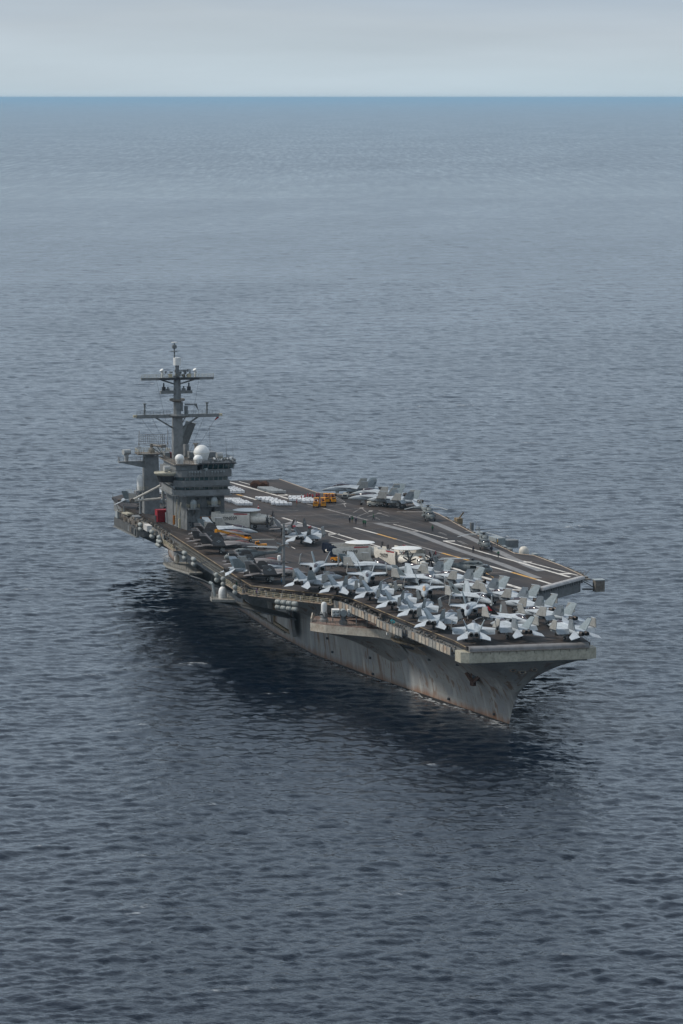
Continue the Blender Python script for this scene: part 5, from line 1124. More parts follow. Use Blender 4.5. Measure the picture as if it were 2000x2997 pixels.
def make_helo(folded=False):
    P = []
    P.append(('fuselage', MB().body([(4.9, 0.15, 1.35, 0.2), (4.6, 0.62, 1.35, 0.5), (3.9, 0.95, 1.45, 0.8), (3.0, 1.1, 1.65, 1.05), (1.5, 1.15, 1.7, 1.12), (-1.6, 1.12, 1.75, 1.05), (-3.0, 0.75, 2.0, 0.75), (-5.0, 0.45, 2.25, 0.5), (-8.2, 0.28, 2.5, 0.36)], 14, 2.7).mesh('fuselage', 'helo_grey', True),
              [('windscreen', MB().body([(4.25, 0.55, 1.95, 0.22), (3.85, 0.88, 2.05, 0.36), (3.2, 1.08, 2.15, 0.46), (2.7, 1.13, 2.15, 0.42)], 12, 3.0).mesh('windscreen', 'glass_dark', True)),
               ('cabin_window', MB().box(0.5, 0, 2.05, 1.6, 2.34, 0.6).mesh('cabin_window', 'glass_dark')), ('window_post', MB().box(3.75, 0, 2.2, 0.8, 0.14, 0.55).mesh('window_post', 'helo_grey')),
               ('chin_lamp', MB().box(4.75, 0, 1.15, 0.3, 0.5, 0.3).mesh('chin_lamp', 'truck_white'))]))
    P.append(('engine_cowling', MB().body([(2.4, 0.5, 2.85, 0.2), (1.6, 0.8, 3.0, 0.42), (0.0, 0.95, 3.05, 0.48), (-1.8, 0.9, 2.95, 0.42), (-3.2, 0.4, 2.7, 0.25)], 12, 2.6).mesh('engine_cowling', 'helo_grey', True),
              [('intake', MB().box(1.55, 0.62, 3.05, 0.2, 0.5, 0.42).box(1.55, -0.62, 3.05, 0.2, 0.5, 0.42).mesh('intake', 'nozzle_dark'))]))
    P.append(('rotor_mast', MB().tube((0, 0, 3.3), (0, 0, 4.0), 0.22, k=8).lathe([(0.2, 3.7), (0.62, 3.8), (0.62, 3.95), (0.2, 4.1)], (0, 0, 0), 12).mesh('rotor_mast', 'steel_dark'), []))
    angs = (R(28), R(118), R(208), R(298)) if not folded else (R(168), R(175), R(186), R(193))
    for a in angs:
        u = Vector((math.cos(a), math.sin(a), 0)); w_ = Vector((-u.y, u.x, 0)); c0 = Vector((0, 0, 3.9))
        dr = (0.0, 0.12, -0.05, -0.45) if not folded else (0, 0, -0.1, -0.3)
        pts = [(0.4, 0.10, dr[0]), (1.4, 0.26, dr[1]), (5.0, 0.26, dr[2]), (8.1, 0.26, dr[3])]
        rings = [[c0+u*r_+w_*wd+Vector((0, 0, z+0.03)), c0+u*r_-w_*wd+Vector((0, 0, z+0.03)), c0+u*r_-w_*wd+Vector((0, 0, z-0.03)), c0+u*r_+w_*wd+Vector((0, 0, z-0.03))] for r_, wd, z in pts]
        P.append(('rotor_blade', MB().loft(rings).mesh('rotor_blade', 'blade'), []))
    P.append(('tail_pylon', MB().plate([(-7.4, 0, 2.5), (-8.6, 0, 2.2), (-9.9, 0, 4.2), (-9.0, 0, 4.3)], (0, 0.28, 0)).mesh('tail_pylon', 'helo_grey'), []))
    P.append(('stabilator', MB().box(-8.6, 0, 2.4, 1.0, 4.2, 0.12).mesh('stabilator', 'helo_grey'), []))
    mb = MB()
    for k in range(4):
        t = R(20+90*k); u = Vector((math.cos(t), 0, math.sin(t))); w_ = Vector((-u.z, 0, u.x)); c0 = Vector((-9.45, -0.5, 4.1))
        mb.plate([c0+u*0.1-w_*0.1, c0+u*0.1+w_*0.1, c0+u*1.65+w_*0.14, c0+u*1.65-w_*0.14], (0, 0.05, 0))
    P.append(('tail_rotor', mb.mesh('tail_rotor', 'blade'), []))
    for s in (-1, 1):
        m_ = MB(); wheel(m_, 2.6, s*1.3, 0.34, 0.28)
        P.append(('main_gear', MB().tube((2.6, s*1.25, 0.4), (2.2, s*0.95, 1.2), 0.1, k=6).tube((2.6, s*1.2, 0.4), (3.4, s*1.0, 1.0), 0.08, k=6).mesh('main_gear', 'helo_grey'), [('wheel', m_.mesh('wheel', 'rubber'))]))
        P.append(('stub_wing', MB().box(0.8, s*1.35, 1.5, 1.4, 0.6, 0.2).tube((0.0, s*1.6, 1.35), (1.9, s*1.6, 1.35), 0.18, k=8).mesh('stub_wing', 'helo_grey'), []))
    m_ = MB(); wheel(m_, -5.2, 0, 0.25, 0.2)
    P.append(('tail_gear', MB().tube((-5.2, 0, 0.25), (-4.8, 0, 1.9), 0.08, k=6).mesh('tail_gear', 'helo_grey'), [('wheel', m_.mesh('wheel', 'rubber'))]))
    return P

F18 = make_f18(); F18D = make_f18(True); F35 = make_f35(); HELO = make_helo(); HELOF = make_helo(True)
def mesh_of(proto, nm, k=1):
    c = 0
    for pn, me, s in proto:
        if pn == nm:
            c += 1
            if c == k: return me
BLACKFIN = recolor(mesh_of(F18, 'tail_fin', 1), 'fin_black'); BLACKFIN2 = recolor(mesh_of(F18, 'tail_fin', 2), 'fin_black')
DARKFIN1 = recolor(mesh_of(F18, 'tail_fin', 1), 'stealth_dark'); DARKFIN2 = recolor(mesh_of(F18, 'tail_fin', 2), 'stealth_dark')
GOLD_REFLECTION = recolor(mesh_of(F18, 'canopy'), 'glass_gold_reflection')  # canopy copy with the gold reflection painted in
def by_px(tail, nose, z=DECK+1.9, mid=0.5):
    a = at(*tail, z); c = at(*nose, z); d = c-a; return ((a+c)/2, math.atan2(d.y, d.x))
def jet(proto, tail, nose, label, group, swap=None, name='fighter_jet', mid=0.45):
    c, rz = by_px(tail, nose); u = Vector((math.cos(rz), math.sin(rz), 0))
    p_ = c-u*mid
    return instance(proto, name, (p_.x, p_.y, DECK+0.02), rz, label, 'fighter jet', group, swap)
GB = 'twin-tail fighter jets parked on the bow'
# starboard row, tails over the catwalk
A = [((878, 1708), (999, 1688), 'grey fighter jet in the starboard edge row, beside the tall light pole'),
     ((979.5, 1726), (1057, 1700), 'grey fighter jet in the starboard edge row, second forward of the light pole'),
     ((1086, 1741), (1138, 1716.5), 'grey fighter jet in the starboard edge row, third forward of the light pole'),
     ((1152.5, 1767.5), (1203, 1743.6), 'grey fighter jet in the starboard edge row, fourth forward of the light pole'),
     ((1216, 1791.5), (1264, 1767.5), 'grey fighter jet in the starboard edge row, fifth forward of the light pole'),
     ((1271, 1823.3), (1333, 1800.6), 'grey fighter jet in the starboard edge row, last before the bow corner'),
     ((1387.5, 1863), (1386, 1826), 'pale grey fighter jet at the starboard bow corner, tail square to the bow edge'),
     ((1532, 1849), (1450, 1826), 'grey fighter jet in the middle of the bow edge, tail to the sea'),
     ((1700.5, 1854.5), (1617, 1830), 'grey fighter jet at the port bow corner, tail over the front edge')]
def modex(o, num):      # side number on the backs of the drooped flaps
    me = text_mesh(num, 0.62, 'side_number', 'fin_grey'); sl = math.atan2(0.80, 0.70)
    for f in [c for c in o.children if c.name.startswith('flap')]:
        y = 3.75 if f.data.vertices[0].co.y > 0 else -3.75
        m2 = me.copy(); m2.transform(Matrix.Translation((-3.88, y, 2.05)) @ Matrix.Rotation(R(-90), 4, 'Z') @ Matrix.Rotation(sl, 4, 'X')); put('side_number', m2, f)
for i, (t, q, lb) in enumerate(A):
    o = jet(F18D if i in (0, 4) else F18, t, q, lb, GB, {'drop_tank': None} if i % 2 else None)
    if i in (1, 4, 5, 6): modex(o, {1: '402', 4: '405', 5: '401', 6: '505'}[i])
B = [((1323, 1680), (1162, 1664)), ((1412, 1704.6), (1256, 1686)), ((1486, 1732), (1318, 1714)), ((1569, 1758), (1417, 1739)), ((1620, 1786), (1473, 1763)), ((1682, 1813), (1510, 1790))]
for i, (t, q) in enumerate(B):
    jet(F18D if i in (1, 2, 4) else F18, t, q, 'fighter jet with wings folded in the port bow row, %s from the angled deck end' % ORD[i] if i else 'fighter jet with wings folded in the port bow row, nearest the propeller planes',
        GB, {'drop_tank': None} if i % 2 else None)
C = [((942, 1649), (918, 1675), 'fighter jet facing forward alone beside the rear propeller plane, wings folded', None),
     ((1073, 1677), (1076, 1702), 'fighter jet facing forward in the bow centre, just ahead of the rear propeller plane', None),
     ((1243, 1715), (1242, 1745), 'fighter jet facing forward with a gold reflection coloured into its canopy', {'canopy': GOLD_REFLECTION}),
     ((1385, 1768), (1364, 1801), 'fighter jet facing forward beside the jet with the black and red tail fin', None)]
for t, q, lb, sw in C: jet(F18, t, q, lb, GB, sw)
D = [((1017, 1655), (1146, 1664), 'fighter jet parked aslant just ahead of the two pale propeller planes', None),
     ((1160, 1687), (1296, 1707), 'fighter jet parked aslant behind the jet with the golden canopy', None),
     ((1318, 1736), (1455, 1767), 'fighter jet parked aslant with a dark diamond on its tail fin', None),
     ((1432, 1800), (1565, 1829), 'fighter jet with one black and red tail fin and one dark grey one', {('tail_fin', 1): BLACKFIN, ('tail_fin', 2): DARKFIN2})]
dj = [jet(F18, t, q, lb, GB, sw) for t, q, lb, sw in D]
mk = MB().plate([(-4.5, -1.75, 3.4), (-5.3, -1.8, 3.3), (-5.9, -2.05, 4.2), (-5.6, -2.06, 4.3)], (0, 0.24, 0)).mesh('fin_emblem', 'red_paint')
for o in dj[3].children:
    if o.name.startswith('tail_fin') and o.data == BLACKFIN: put('fin_emblem', mk, o)
mk = MB().plate([(-4.9, -1.75, 3.75), (-5.25, -1.66, 3.4), (-5.6, -1.78, 3.75), (-5.25, -1.86, 4.15)], (0, 0.24, 0)).mesh('fin_emblem', 'fin_black')
for o in dj[2].children:
    if o.name.startswith('tail_fin'): put('fin_emblem', mk if o.data == mesh_of(F18, 'tail_fin', 1) else mk, o); break
GE = 'jets in the park forward of the island'
for t, q, lb in (((578, 1597), (756, 1595.7), 'dark grey stealth jet nearest the starboard edge beside the island, wings folded up'),
                 ((555, 1582), (730, 1580), 'dark grey stealth jet second from the starboard edge beside the island'),
                 ((563, 1567), (737, 1565), 'dark grey stealth jet third from the starboard edge, under the orange boom'),
                 ((664, 1649), (846, 1647), 'dark grey stealth jet parked beside the folded helicopter'),
                 ((715, 1682), (902, 1677), 'dark grey stealth jet just aft of the tall light pole')):
    jet(F35, t, q, lb, GE, name='stealth_jet', mid=0.15)
jet(F35, (823, 1554), (878, 1530), 'brown grey stealth jet with tail to camera, behind the jet with red fin tips', GE, name='stealth_jet', mid=0.15)
jet(F18, (656, 1670), (868, 1664), 'blue grey fighter jet between two stealth jets, its tail over the starboard edge', GE)
jet(F18, (572, 1550), (754, 1556), 'blue grey fighter jet beside the island with its canopy raised', GE)
REDTIP = MB().plate([(-4.85, 2.06, 4.6), (-6.7, 2.06, 4.6), (-6.82, 2.2, 5.02), (-5.1, 2.2, 5.02)], (0, 0.18, 0)).mesh('red_fin_tip', 'red_paint')
REDTIP2 = MB().plate([(-4.85, -2.06, 4.6), (-6.7, -2.06, 4.6), (-6.82, -2.2, 5.02), (-5.1, -2.2, 5.02)], (0, 0.18, 0)).mesh('red_fin_tip', 'red_paint')
t = jet(F18, (875.6, 1578), (943, 1556), 'grey fighter jet with red tips on both dark tail fins', GE, {('tail_fin', 1): DARKFIN1, ('tail_fin', 2): DARKFIN2})
for o in t.children:
    if o.data == DARKFIN1: put('red_fin_tip', REDTIP2, o)
    if o.data == DARKFIN2: put('red_fin_tip', REDTIP, o)
GG = 'jets parked along the port quarter'
for i, (t, q, lb) in enumerate((((1110, 1432), (950, 1432.5), 'two-seat fighter jet furthest aft on the port quarter'),
                 ((1188, 1450), (1034, 1443), 'fighter jet second from aft on the port quarter'),
                 ((1180, 1463), (1027, 1457), 'fighter jet on the port quarter with its canopy raised'),
                 ((1232, 1470), (1078, 1461), 'fighter jet nearest the camera on the port quarter, carrying a tan drop tank'))):
    jet(F18D if i != 1 else F18, t, q, lb, GG)
jet(F18, (352, 1466), (520, 1470), 'fighter jet aft of the island, tail over the starboard quarter', 'jets aft of the island')
# radar planes
def by2(dome, other, lo, zo, ld=-1.5, zd=DECK+5.15):
    a = at(*dome, zd); c = at(*other, zo); d = (c-a); d.z = 0; rz = math.atan2(d.y, d.x)+(0 if lo > ld else math.pi)
    u = Vector((math.cos(rz), math.sin(rz), 0)); p_ = a-u*ld; return Vector((p_.x, p_.y, DECK+0.02)), rz
GR = 'pale propeller radar planes'
E2A, E2B, E2C = make_e2('603NG'), make_e2('600NG'), make_e2('602NG')
p_, rz = by2((722.5, 1493), (843, 1531), 7.6, DECK+2.0)
instance(E2A, 'radar_plane', p_, rz, 'cream radar plane with white rotodome beside the island, wing numbered 603', 'radar plane', GR)
p_, rz = by2((1054, 1588), (961, 1609), -9.6, DECK+3.6)
fins = [recolor(mesh_of(E2B, 'tail_fin', k), 'dark_blue') for k in (1, 2, 3, 4)]
instance(E2B, 'radar_plane', p_, rz, 'cream radar plane with dark blue tail fins and white rotodome', 'radar plane', GR, {('tail_fin', k): fins[k-1] for k in (1, 2, 3, 4)})
p_, rz = by2((1190.7, 1605), (1255, 1657), 7.6, DECK+2.0)
fins = [recolor(mesh_of(E2C, 'tail_fin', 4), 'dark_red')]
instance(E2C, 'radar_plane', p_, rz, 'cream radar plane facing the camera, black propellers, wing numbered 602', 'radar plane', GR, {('tail_fin', 4): fins[0]})
# helicopters
GHh = 'grey helicopters on deck'
for (gx, gy, rz, pr, lb) in ((1253, 1522, R(-3), HELO, 'grey helicopter with spread rotor on the port side, aft one of the pair'),
                             (1417, 1605, R(-8), HELO, 'grey helicopter with spread rotor on the port catapult track, crew standing round it'),
                             (1383, 1683, R(62), HELOF, 'grey helicopter with folded rotor behind the port bow row of jets'),
                             (716, 1646, R(-98), HELOF, 'grey helicopter with folded rotor between two stealth jets')):
    g = at(gx, gy); instance(pr, 'helicopter', (g.x, g.y, DECK+0.02), rz, lb, 'helicopter', GHh)
# ================================================================ deck vehicles
def wheels4(P, xs, y, r, w, hub='gear_white'):
    for x in xs:
        for s in (-1, 1):
            m_ = MB(); m_.tube((x, s*y-w/2, r), (x, s*y+w/2, r), r, k=14)
            P.append(('wheel', m_.mesh('wheel', 'rubber'), [('rim', MB().tube((x, s*y-w/2-0.02, r), (x, s*y+w/2+0.02, r), r*0.5, k=10).mesh('rim', hub))]))
def make_forklift():
    P = [('chassis', MB().box(0, 0, 0.85, 2.6, 1.35, 0.7).box(-0.95, 0, 1.25, 0.9, 1.4, 0.6, taper=0.9).mesh('chassis', 'yellow_paint'), [('grille', MB().box(-1.42, 0, 1.15, 0.04, 0.9, 0.5).mesh('grille', 'steel_dark')),
         ('counterweight', MB().box(-1.3, 0, 0.75, 0.35, 1.45, 0.75, taper=0.92).mesh('counterweight', 'yellow_paint'))])]
    mb = MB()
    for x, y in ((0.75, 0.6), (0.75, -0.6), (-0.55, 0.6), (-0.55, -0.6)): mb.tube((x, y, 1.1), (x*0.9, y, 2.45), 0.06, k=6)
    mb.box(0.05, 0, 2.5, 1.6, 1.4, 0.1)
    P.append(('overhead_guard', mb.mesh('overhead_guard', 'yellow_paint'), []))
    mb = MB()
    for y in (-0.5, 0.5): mb.box(1.45, y, 1.35, 0.16, 0.14, 2.5)
    for z in (0.5, 1.5, 2.5): mb.box(1.46, 0, z, 0.12, 0.9, 0.12)
    P.append(('lift_mast', mb.mesh('lift_mast', 'yellow_paint'), [('fork', MB().box(2.05, 0.32, 0.25, 1.1, 0.14, 0.08).box(2.05, -0.32, 0.25, 1.1, 0.14, 0.08).box(1.58, 0, 0.5, 0.08, 0.9, 0.5).mesh('fork', 'steel_dark'))]))
    P.append(('seat', MB().box(-0.25, 0, 1.32, 0.5, 0.55, 0.2).box(-0.5, 0, 1.6, 0.12, 0.55, 0.6).mesh('seat', 'steel_dark'), []))
    P.append(('steering_column', MB().tube((0.55, 0, 1.2), (0.3, 0, 1.7), 0.05, k=6).mesh('steering_column', 'steel_dark'), []))
    wheels4(P, (0.95, -0.9), 0.68, 0.42, 0.3); return P
def make_tractor():
    P = [('body', MB().box(0.3, 0, 0.8, 2.6, 1.7, 0.7).box(-1.25, 0, 0.75, 0.8, 1.7, 0.6).box(1.0, 0, 1.2, 1.1, 1.5, 0.3, taper=0.9).mesh('body', 'truck_white'),
          [('grille', MB().box(1.62, 0, 0.85, 0.05, 1.2, 0.5).mesh('grille', 'steel_dark')), ('headlight', MB().box(1.63, 0.7, 0.95, 0.06, 0.18, 0.18).mesh('headlight', 'dome_white')), ('headlight', MB().box(1.63, -0.7, 0.95, 0.06, 0.18, 0.18).mesh('headlight', 'dome_white'))]),
         ('seat', MB().box(-0.7, 0.4, 1.15, 0.5, 0.5, 0.18).box(-0.95, 0.4, 1.4, 0.12, 0.5, 0.55).mesh('seat', 'steel_dark'), []),
         ('starter_unit', MB().box(-1.2, 0, 1.25, 0.8, 1.5, 0.45).mesh('starter_unit', 'truck_white'), []),
         ('steering_wheel', MB().tube((-0.1, 0.4, 1.2), (-0.25, 0.4, 1.5), 0.04, k=6).lathe([(0.22, 0), (0.25, 0.04), (0.22, 0.08)], (-0.25, 0.4, 1.48), 12).mesh('steering_wheel', 'steel_dark'), []),
         ('fender', MB().box(1.0, 0, 0.62, 1.2, 1.9, 0.1).box(-1.0, 0, 0.62, 1.2, 1.9, 0.1).mesh('fender', 'truck_white'), [])]
    wheels4(P, (1.0, -1.0), 0.82, 0.4, 0.3); return P
FORK, TRAC = make_forklift(), make_tractor()
GF = 'yellow forklifts beside the white containers'
fork_pos = []
for i, (px, py, lb) in enumerate(((926, 1484, 'yellow forklift nearest camera on the left of the forklift cluster'), (946.5, 1483.5, 'yellow forklift nearest camera on the right of the forklift cluster'),
                                  (955.5, 1471, 'yellow forklift in the rear of the cluster, on the left'), (973, 1471, 'yellow forklift in the rear of the cluster, on the right'))):
    g = at(px, py); rz = R(160+8*i); fork_pos.append((g, rz)); instance(FORK, 'forklift', (g.x, g.y, DECK+0.01), rz, lb, 'forklift', GF)
for px, py, rz, lb in ((1012, 1458, R(-20), 'pale tow tractor by the aft jets on the port quarter'), (1092, 1482, R(-95), 'white tow tractor parked in front of the port quarter jets'),
                       (1158, 1728, R(70), 'pale tow tractor half hidden among the bow jets'), (1374, 1732, R(60), 'pale tow tractor under the port bow row of jets')):
    g = at(px, py); instance(TRAC, 'tow_tractor', (g.x, g.y, DECK+0.01), rz, lb, 'tow tractor', 'pale tow tractors')
TRACY = [(pn, recolor(me, 'yellow_paint') if pn in ('body', 'starter_unit', 'fender') else me, s) for pn, me, s in TRAC]
g = at(990, 1645); instance(TRACY, 'tow_tractor', (g.x, g.y, DECK+0.01), R(40), 'small orange tow tractor under the tail of the rear radar plane', 'tow tractor')
# mobile crane with long orange boom between the stealth jets
a = at(711, 1571, DECK+1.6); c = at(634, 1552, DECK+4.6); d = (c-a); rz = math.atan2(d.y, d.x); L = math.hypot(d.x, d.y)
P = [('chassis', MB().box(-0.6, 0, 0.9, 4.2, 2.0, 0.7).box(-1.6, 0.4, 1.5, 1.4, 1.1, 0.9).mesh('chassis', 'yellow_paint'), [('cab_glass', MB().box(-1.6, 0.4, 1.75, 1.42, 1.12, 0.4).mesh('cab_glass', 'glass_dark'))]),
     ('boom', MB().loft([[(0, y*0.45, 1.6+z*0.35) for y, z in ((-1, -1), (1, -1), (1, 1), (-1, 1))], [(L, y*0.22, 4.6+z*0.25) for y, z in ((-1, -1), (1, -1), (1, 1), (-1, 1))]]).mesh('boom', 'yellow_paint'),
      [('boom_head', MB().box(L, 0, 4.45, 0.7, 0.7, 0.8).mesh('boom_head', 'yellow_paint')), ('boom_marking', MB().loft([[(L*0.32, s_*0.42, 2.52+z) for s_, z in ((-1, -.1), (1, -.1), (1, .1), (-1, .1))], [(L*0.55, s_*0.36, 3.2+z) for s_, z in ((-1, -.1), (1, -.1), (1, .1), (-1, .1))]]).mesh('boom_marking', 'steel_dark'))]),
     ('lift_ram', MB().tube((1.0, 0, 1.0), (L*0.45, 0, 2.75), 0.12, k=8).mesh('lift_ram', 'steel_dark'), [])]
wheels4(P, (0.9, -2.0), 0.95, 0.5, 0.4)
instance(P, 'mobile_crane', (a.x, a.y, DECK+0.01), rz, 'orange mobile crane whose long boom rises between the stealth jets', 'crane')
g = at(764, 1606)
P = [('chassis', MB().box(0, 0, 0.85, 3.0, 1.7, 0.7).box(-0.9, 0, 1.45, 1.1, 1.5, 0.7, taper=0.85).mesh('chassis', 'yellow_paint'), [('cab_glass', MB().box(-0.75, 0, 1.55, 1.0, 1.54, 0.35).mesh('cab_glass', 'glass_dark'))]),
     ('boom', MB().box(0.6, 0, 2.3, 5.6, 0.3, 0.24).mesh('boom', 'truck_white'), [('boom_post', MB().tube((-0.6, 0, 1.4), (-0.6, 0, 2.3), 0.16, k=8).mesh('boom_post', 'yellow_paint'))])]
wheels4(P, (1.0, -1.0), 0.85, 0.45, 0.35)
instance(P, 'loader', (g.x, g.y, DECK+0.01), R(82), 'small orange loader with a level arm in front of the stealth jets', 'loader')
# brown covered reels near the stern
for px, py, lb in ((749, 1426, 'brown tarpaulin covered machine near the stern, the left one'), (772, 1427.5, 'dark red brown covered machine near the stern, the right one')):
    g = at(px, py); P = [('cover', MB().loft([[(x*1.5, y*1.0, z) for x, y, z in r_] for r_ in ([(-1, -1.1, 0.35), (1, -1.1, 0.35), (1, 1.1, 0.35), (-1, 1.1, 0.35)], [(-1.05, -1.0, 1.1), (0.9, -1.05, 1.2), (0.95, 1.0, 1.4), (-0.9, 1.05, 1.2)], [(-0.5, -0.6, 1.9), (0.4, -0.6, 1.75), (0.5, 0.6, 2.0), (-0.45, 0.5, 1.8)])]).mesh('cover', 'brown_tarp'), []),
         ('drum', MB().tube((0, -1.25, 0.8), (0, 1.25, 0.8), 0.75, k=14).mesh('drum', 'brown_tarp'), [])]
    wheels4(P, (0.9, -0.9), 0.9, 0.35, 0.25, 'steel_dark')
    instance(P, 'covered_cart', (g.x, g.y, DECK+0.01), R(70), lb, 'cart', 'covered carts at the stern')
# ================================================================ long white containers
def make_crate(m1):
    P = [('crate_body', MB().box(0, 0, 0.44, 4.4, 0.78, 0.46).mesh('crate_body', m1), [('crate_end', MB().box(2.22, 0, 0.5, 0.05, 0.6, 0.3).mesh('crate_end', 'crate_grey')), ('crate_end', MB().box(-2.22, 0, 0.5, 0.05, 0.6, 0.3).mesh('crate_end', 'crate_grey'))]),
         ('crate_lid', MB().body([(2.2, 0.30, 0.72, 0.12), (2.1, 0.36, 0.76, 0.2), (-2.1, 0.36, 0.76, 0.2), (-2.2, 0.30, 0.72, 0.12)], 10, 3.0).mesh('crate_lid', m1), [])]
    for x in (-1.3, 0.0, 1.3): P.append(('strap', MB().box(x, 0, 0.70, 0.12, 0.84, 0.58).mesh('strap', 'crate_grey'), []))
    for x in (-1.5, -0.5, 0.5, 1.5): P.append(('skid', MB().box(x, 0, 0.11, 0.35, 0.8, 0.2).mesh('skid', 'steel_dark'), []))
    return P
CW, CG = make_crate('crate_white'), make_crate('crate_grey')
rc = random.Random(3)
for (p0, p1, n_, pr, where) in (((716, 1481), (678, 1467), 7, CW, 'in the row beside the island'), ((829, 1481), (772, 1463), 9, CW, 'in the long row in mid deck'),
                                ((905, 1474), (893, 1465), 5, CW, 'in the row touching the forklifts'), ((872, 1468), (866, 1460.5), 4, CW, 'behind the red shirted crew'),
                                ((814, 1445), (778, 1433.5), 7, CG, 'in the grey row by the white foul line'), ((695, 1444.5), (669, 1432), 5, CW, 'in the row behind the bridge corner'),
                                ((478, 1447), (470, 1437), 4, CW, 'glimpsed between pylon and island')):
    for i in range(n_):
        t = i/max(1, n_-1); g = at(p0[0]+(p1[0]-p0[0])*t, p0[1]+(p1[1]-p0[1])*t)
        instance(pr, 'long_container', (g.x+rc.uniform(-.1, .1), g.y+rc.uniform(-.5, .5), DECK+0.01), R(76+rc.uniform(-2.5, 2.5)), '%s long container %s, %s from the front' % ('grey' if pr is CG else 'white', where, ORD[i]), 'container', 'long containers on the aft deck')
# traffic cone by the rotodome
g = at(757, 1488); t = empty('marker_cone', (g.x, g.y, DECK+0.01), 0, 'red and white marker cone standing behind the radar plane by the island', 'cone')
t.scale = (0.7, 0.7, 0.7); part('cone_base', MB().box(0, 0, 0.05, 0.8, 0.8, 0.1), 'red_paint', t); part('cone_body', MB().lathe([(0.34, 0.1), (0.24, 0.6)], k=12), 'red_paint', t); part('cone_band', MB().lathe([(0.24, 0.6), (0.17, 0.95)], k=12), 'dome_white', t); part('cone_tip', MB().lathe([(0.17, 0.95), (0.06, 1.4)], k=12), 'red_paint', t)
# ================================================================ people
def person_mesh(pose):
    # joints: pelvis at the root, one continuous skinned body; hands get a palm and five short fingers
    J = {'pel': (0, 0, 0.95), 'sp': (0, 0, 1.2), 'ch': (0.01, 0, 1.42), 'nk': (0.01, 0, 1.53), 'hd': (0.03, 0, 1.64), 'ht': (0.03, 0, 1.76)}
    R_ = {'pel': (.15, .16), 'sp': (.145, .14), 'ch': (.16, .18), 'nk': (.065, .065), 'hd': (.115, .10), 'ht': (.09, .09)}
    E_ = [('pel', 'sp'), ('sp', 'ch'), ('ch', 'nk'), ('nk', 'hd'), ('hd', 'ht')]
    legs = {'stand': ((0.04, 0.02), (-0.03, 0.0)), 'walk': ((0.28, 0.06), (-0.26, -0.10)), 'sit': None}[pose if pose != 'reach' else 'stand']
    for s, k in ((1, 'l'), (-1, 'r')):
        if pose == 'sit':
            J[k+'hip'] = (0.02, s*0.10, 0.93); J[k+'kn'] = (0.42, s*0.14, 0.95); J[k+'an'] = (0.46, s*0.14, 0.52); J[k+'to'] = (0.64, s*0.15, 0.48)
        else:
            fx = legs[0][0] if s > 0 else legs[1][0]
            J[k+'hip'] = (0, s*0.10, 0.90); J[k+'kn'] = (fx*0.6+0.03, s*0.12, 0.50); J[k+'an'] = (fx, s*0.13, 0.10); J[k+'to'] = (fx+0.17, s*0.15, 0.05)
        R_[k+'hip'] = (.10, .10); R_[k+'kn'] = (.072, .072); R_[k+'an'] = (.055, .055); R_[k+'to'] = (.045, .05)
        up = pose == 'reach' and s > 0
        J[k+'sh'] = (0, s*0.20, 1.43); J[k+'el'] = (0.12 if up else -0.03, s*0.29, 1.52 if up else 1.15)
        J[k+'wr'] = (0.33, s*0.30, 1.68) if up else ((0.30, s*0.20, 1.08) if pose in ('sit', 'reach') else (0.10+(-s*0.12 if pose == 'walk' else 0), s*0.30, 0.92))
        R_[k+'sh'] = (.075, .075); R_[k+'el'] = (.055, .055); R_[k+'wr'] = (.038, .038)
        w = Vector(J[k+'wr']); f = (w-Vector(J[k+'el'])).normalized(); sidev = Vector((0, s, 0)) if abs(f.y) < 0.8 else Vector((1, 0, 0)); nrm_ = f.cross(sidev).normalized()
        J[k+'pm'] = tuple(w+f*0.07); R_[k+'pm'] = (.036, .036)
        E_ += [('pel', k+'hip'), (k+'hip', k+'kn'), (k+'kn', k+'an'), (k+'an', k+'to'), ('ch', k+'sh'), (k+'sh', k+'el'), (k+'el', k+'wr'), (k+'wr', k+'pm')]
        for i in range(4):
            o_ = nrm_*(0.030*(i-1.5)); n1, n2 = '%sf%da' % (k, i), '%sf%db' % (k, i)
            J[n1] = tuple(w+f*0.12+o_); J[n2] = tuple(w+f*(0.155+0.012*(1 if i in (1, 2) else 0))+o_-sidev*0.02); R_[n1] = (.011, .011); R_[n2] = (.008, .008)
            E_ += [(k+'pm', n1), (n1, n2)]
        J[k+'th'] = tuple(w+f*0.09+nrm_*0.07); R_[k+'th'] = (.011, .011); E_ += [(k+'pm', k+'th')]
    names = list(J); idx = {k: i for i, k in enumerate(names)}
    me = bpy.data.meshes.new('skeleton'); me.from_pydata([J[k] for k in names], [(idx[a], idx[c]) for a, c in E_], [])
    ob = bpy.data.objects.new('skeleton', me); col.objects.link(ob)
    sk = ob.modifiers.new('skin', 'SKIN'); sk.use_smooth_shade = True
    for i, k in enumerate(names): me.skin_vertices[0].data[i].radius = R_[k]; me.skin_vertices[0].data[i].use_root = (k == 'pel')
    ob.modifiers.new('sub', 'SUBSURF').levels = 1
    out = bpy.data.meshes.new_from_object(ob.evaluated_get(bpy.context.evaluated_depsgraph_get())); bpy.data.objects.remove(ob)
    out.name = 'body'; out.materials.clear()
    for mn in ('shirt_red', 'trousers', 'skin', 'steel_dark'): out.materials.append(MAT[mn])
    for p_ in out.polygons:
        c = p_.center; ax_ = abs(c.y)
        if c.z > 1.545 and ax_ < 0.16 and c.x < 0.2: m_ = 2
        elif (pose == 'sit' and (c.x > 0.2 and c.z < 1.02)) or (c.z < 0.99 and (ax_ < 0.245 or pose == 'sit')): m_ = 1
        else: m_ = 0
        if pose != 'sit' and c.z < 0.13: m_ = 3
        p_.material_index = m_
    return out
BODY = {k: person_mesh(k) for k in ('stand', 'walk', 'reach', 'sit')}
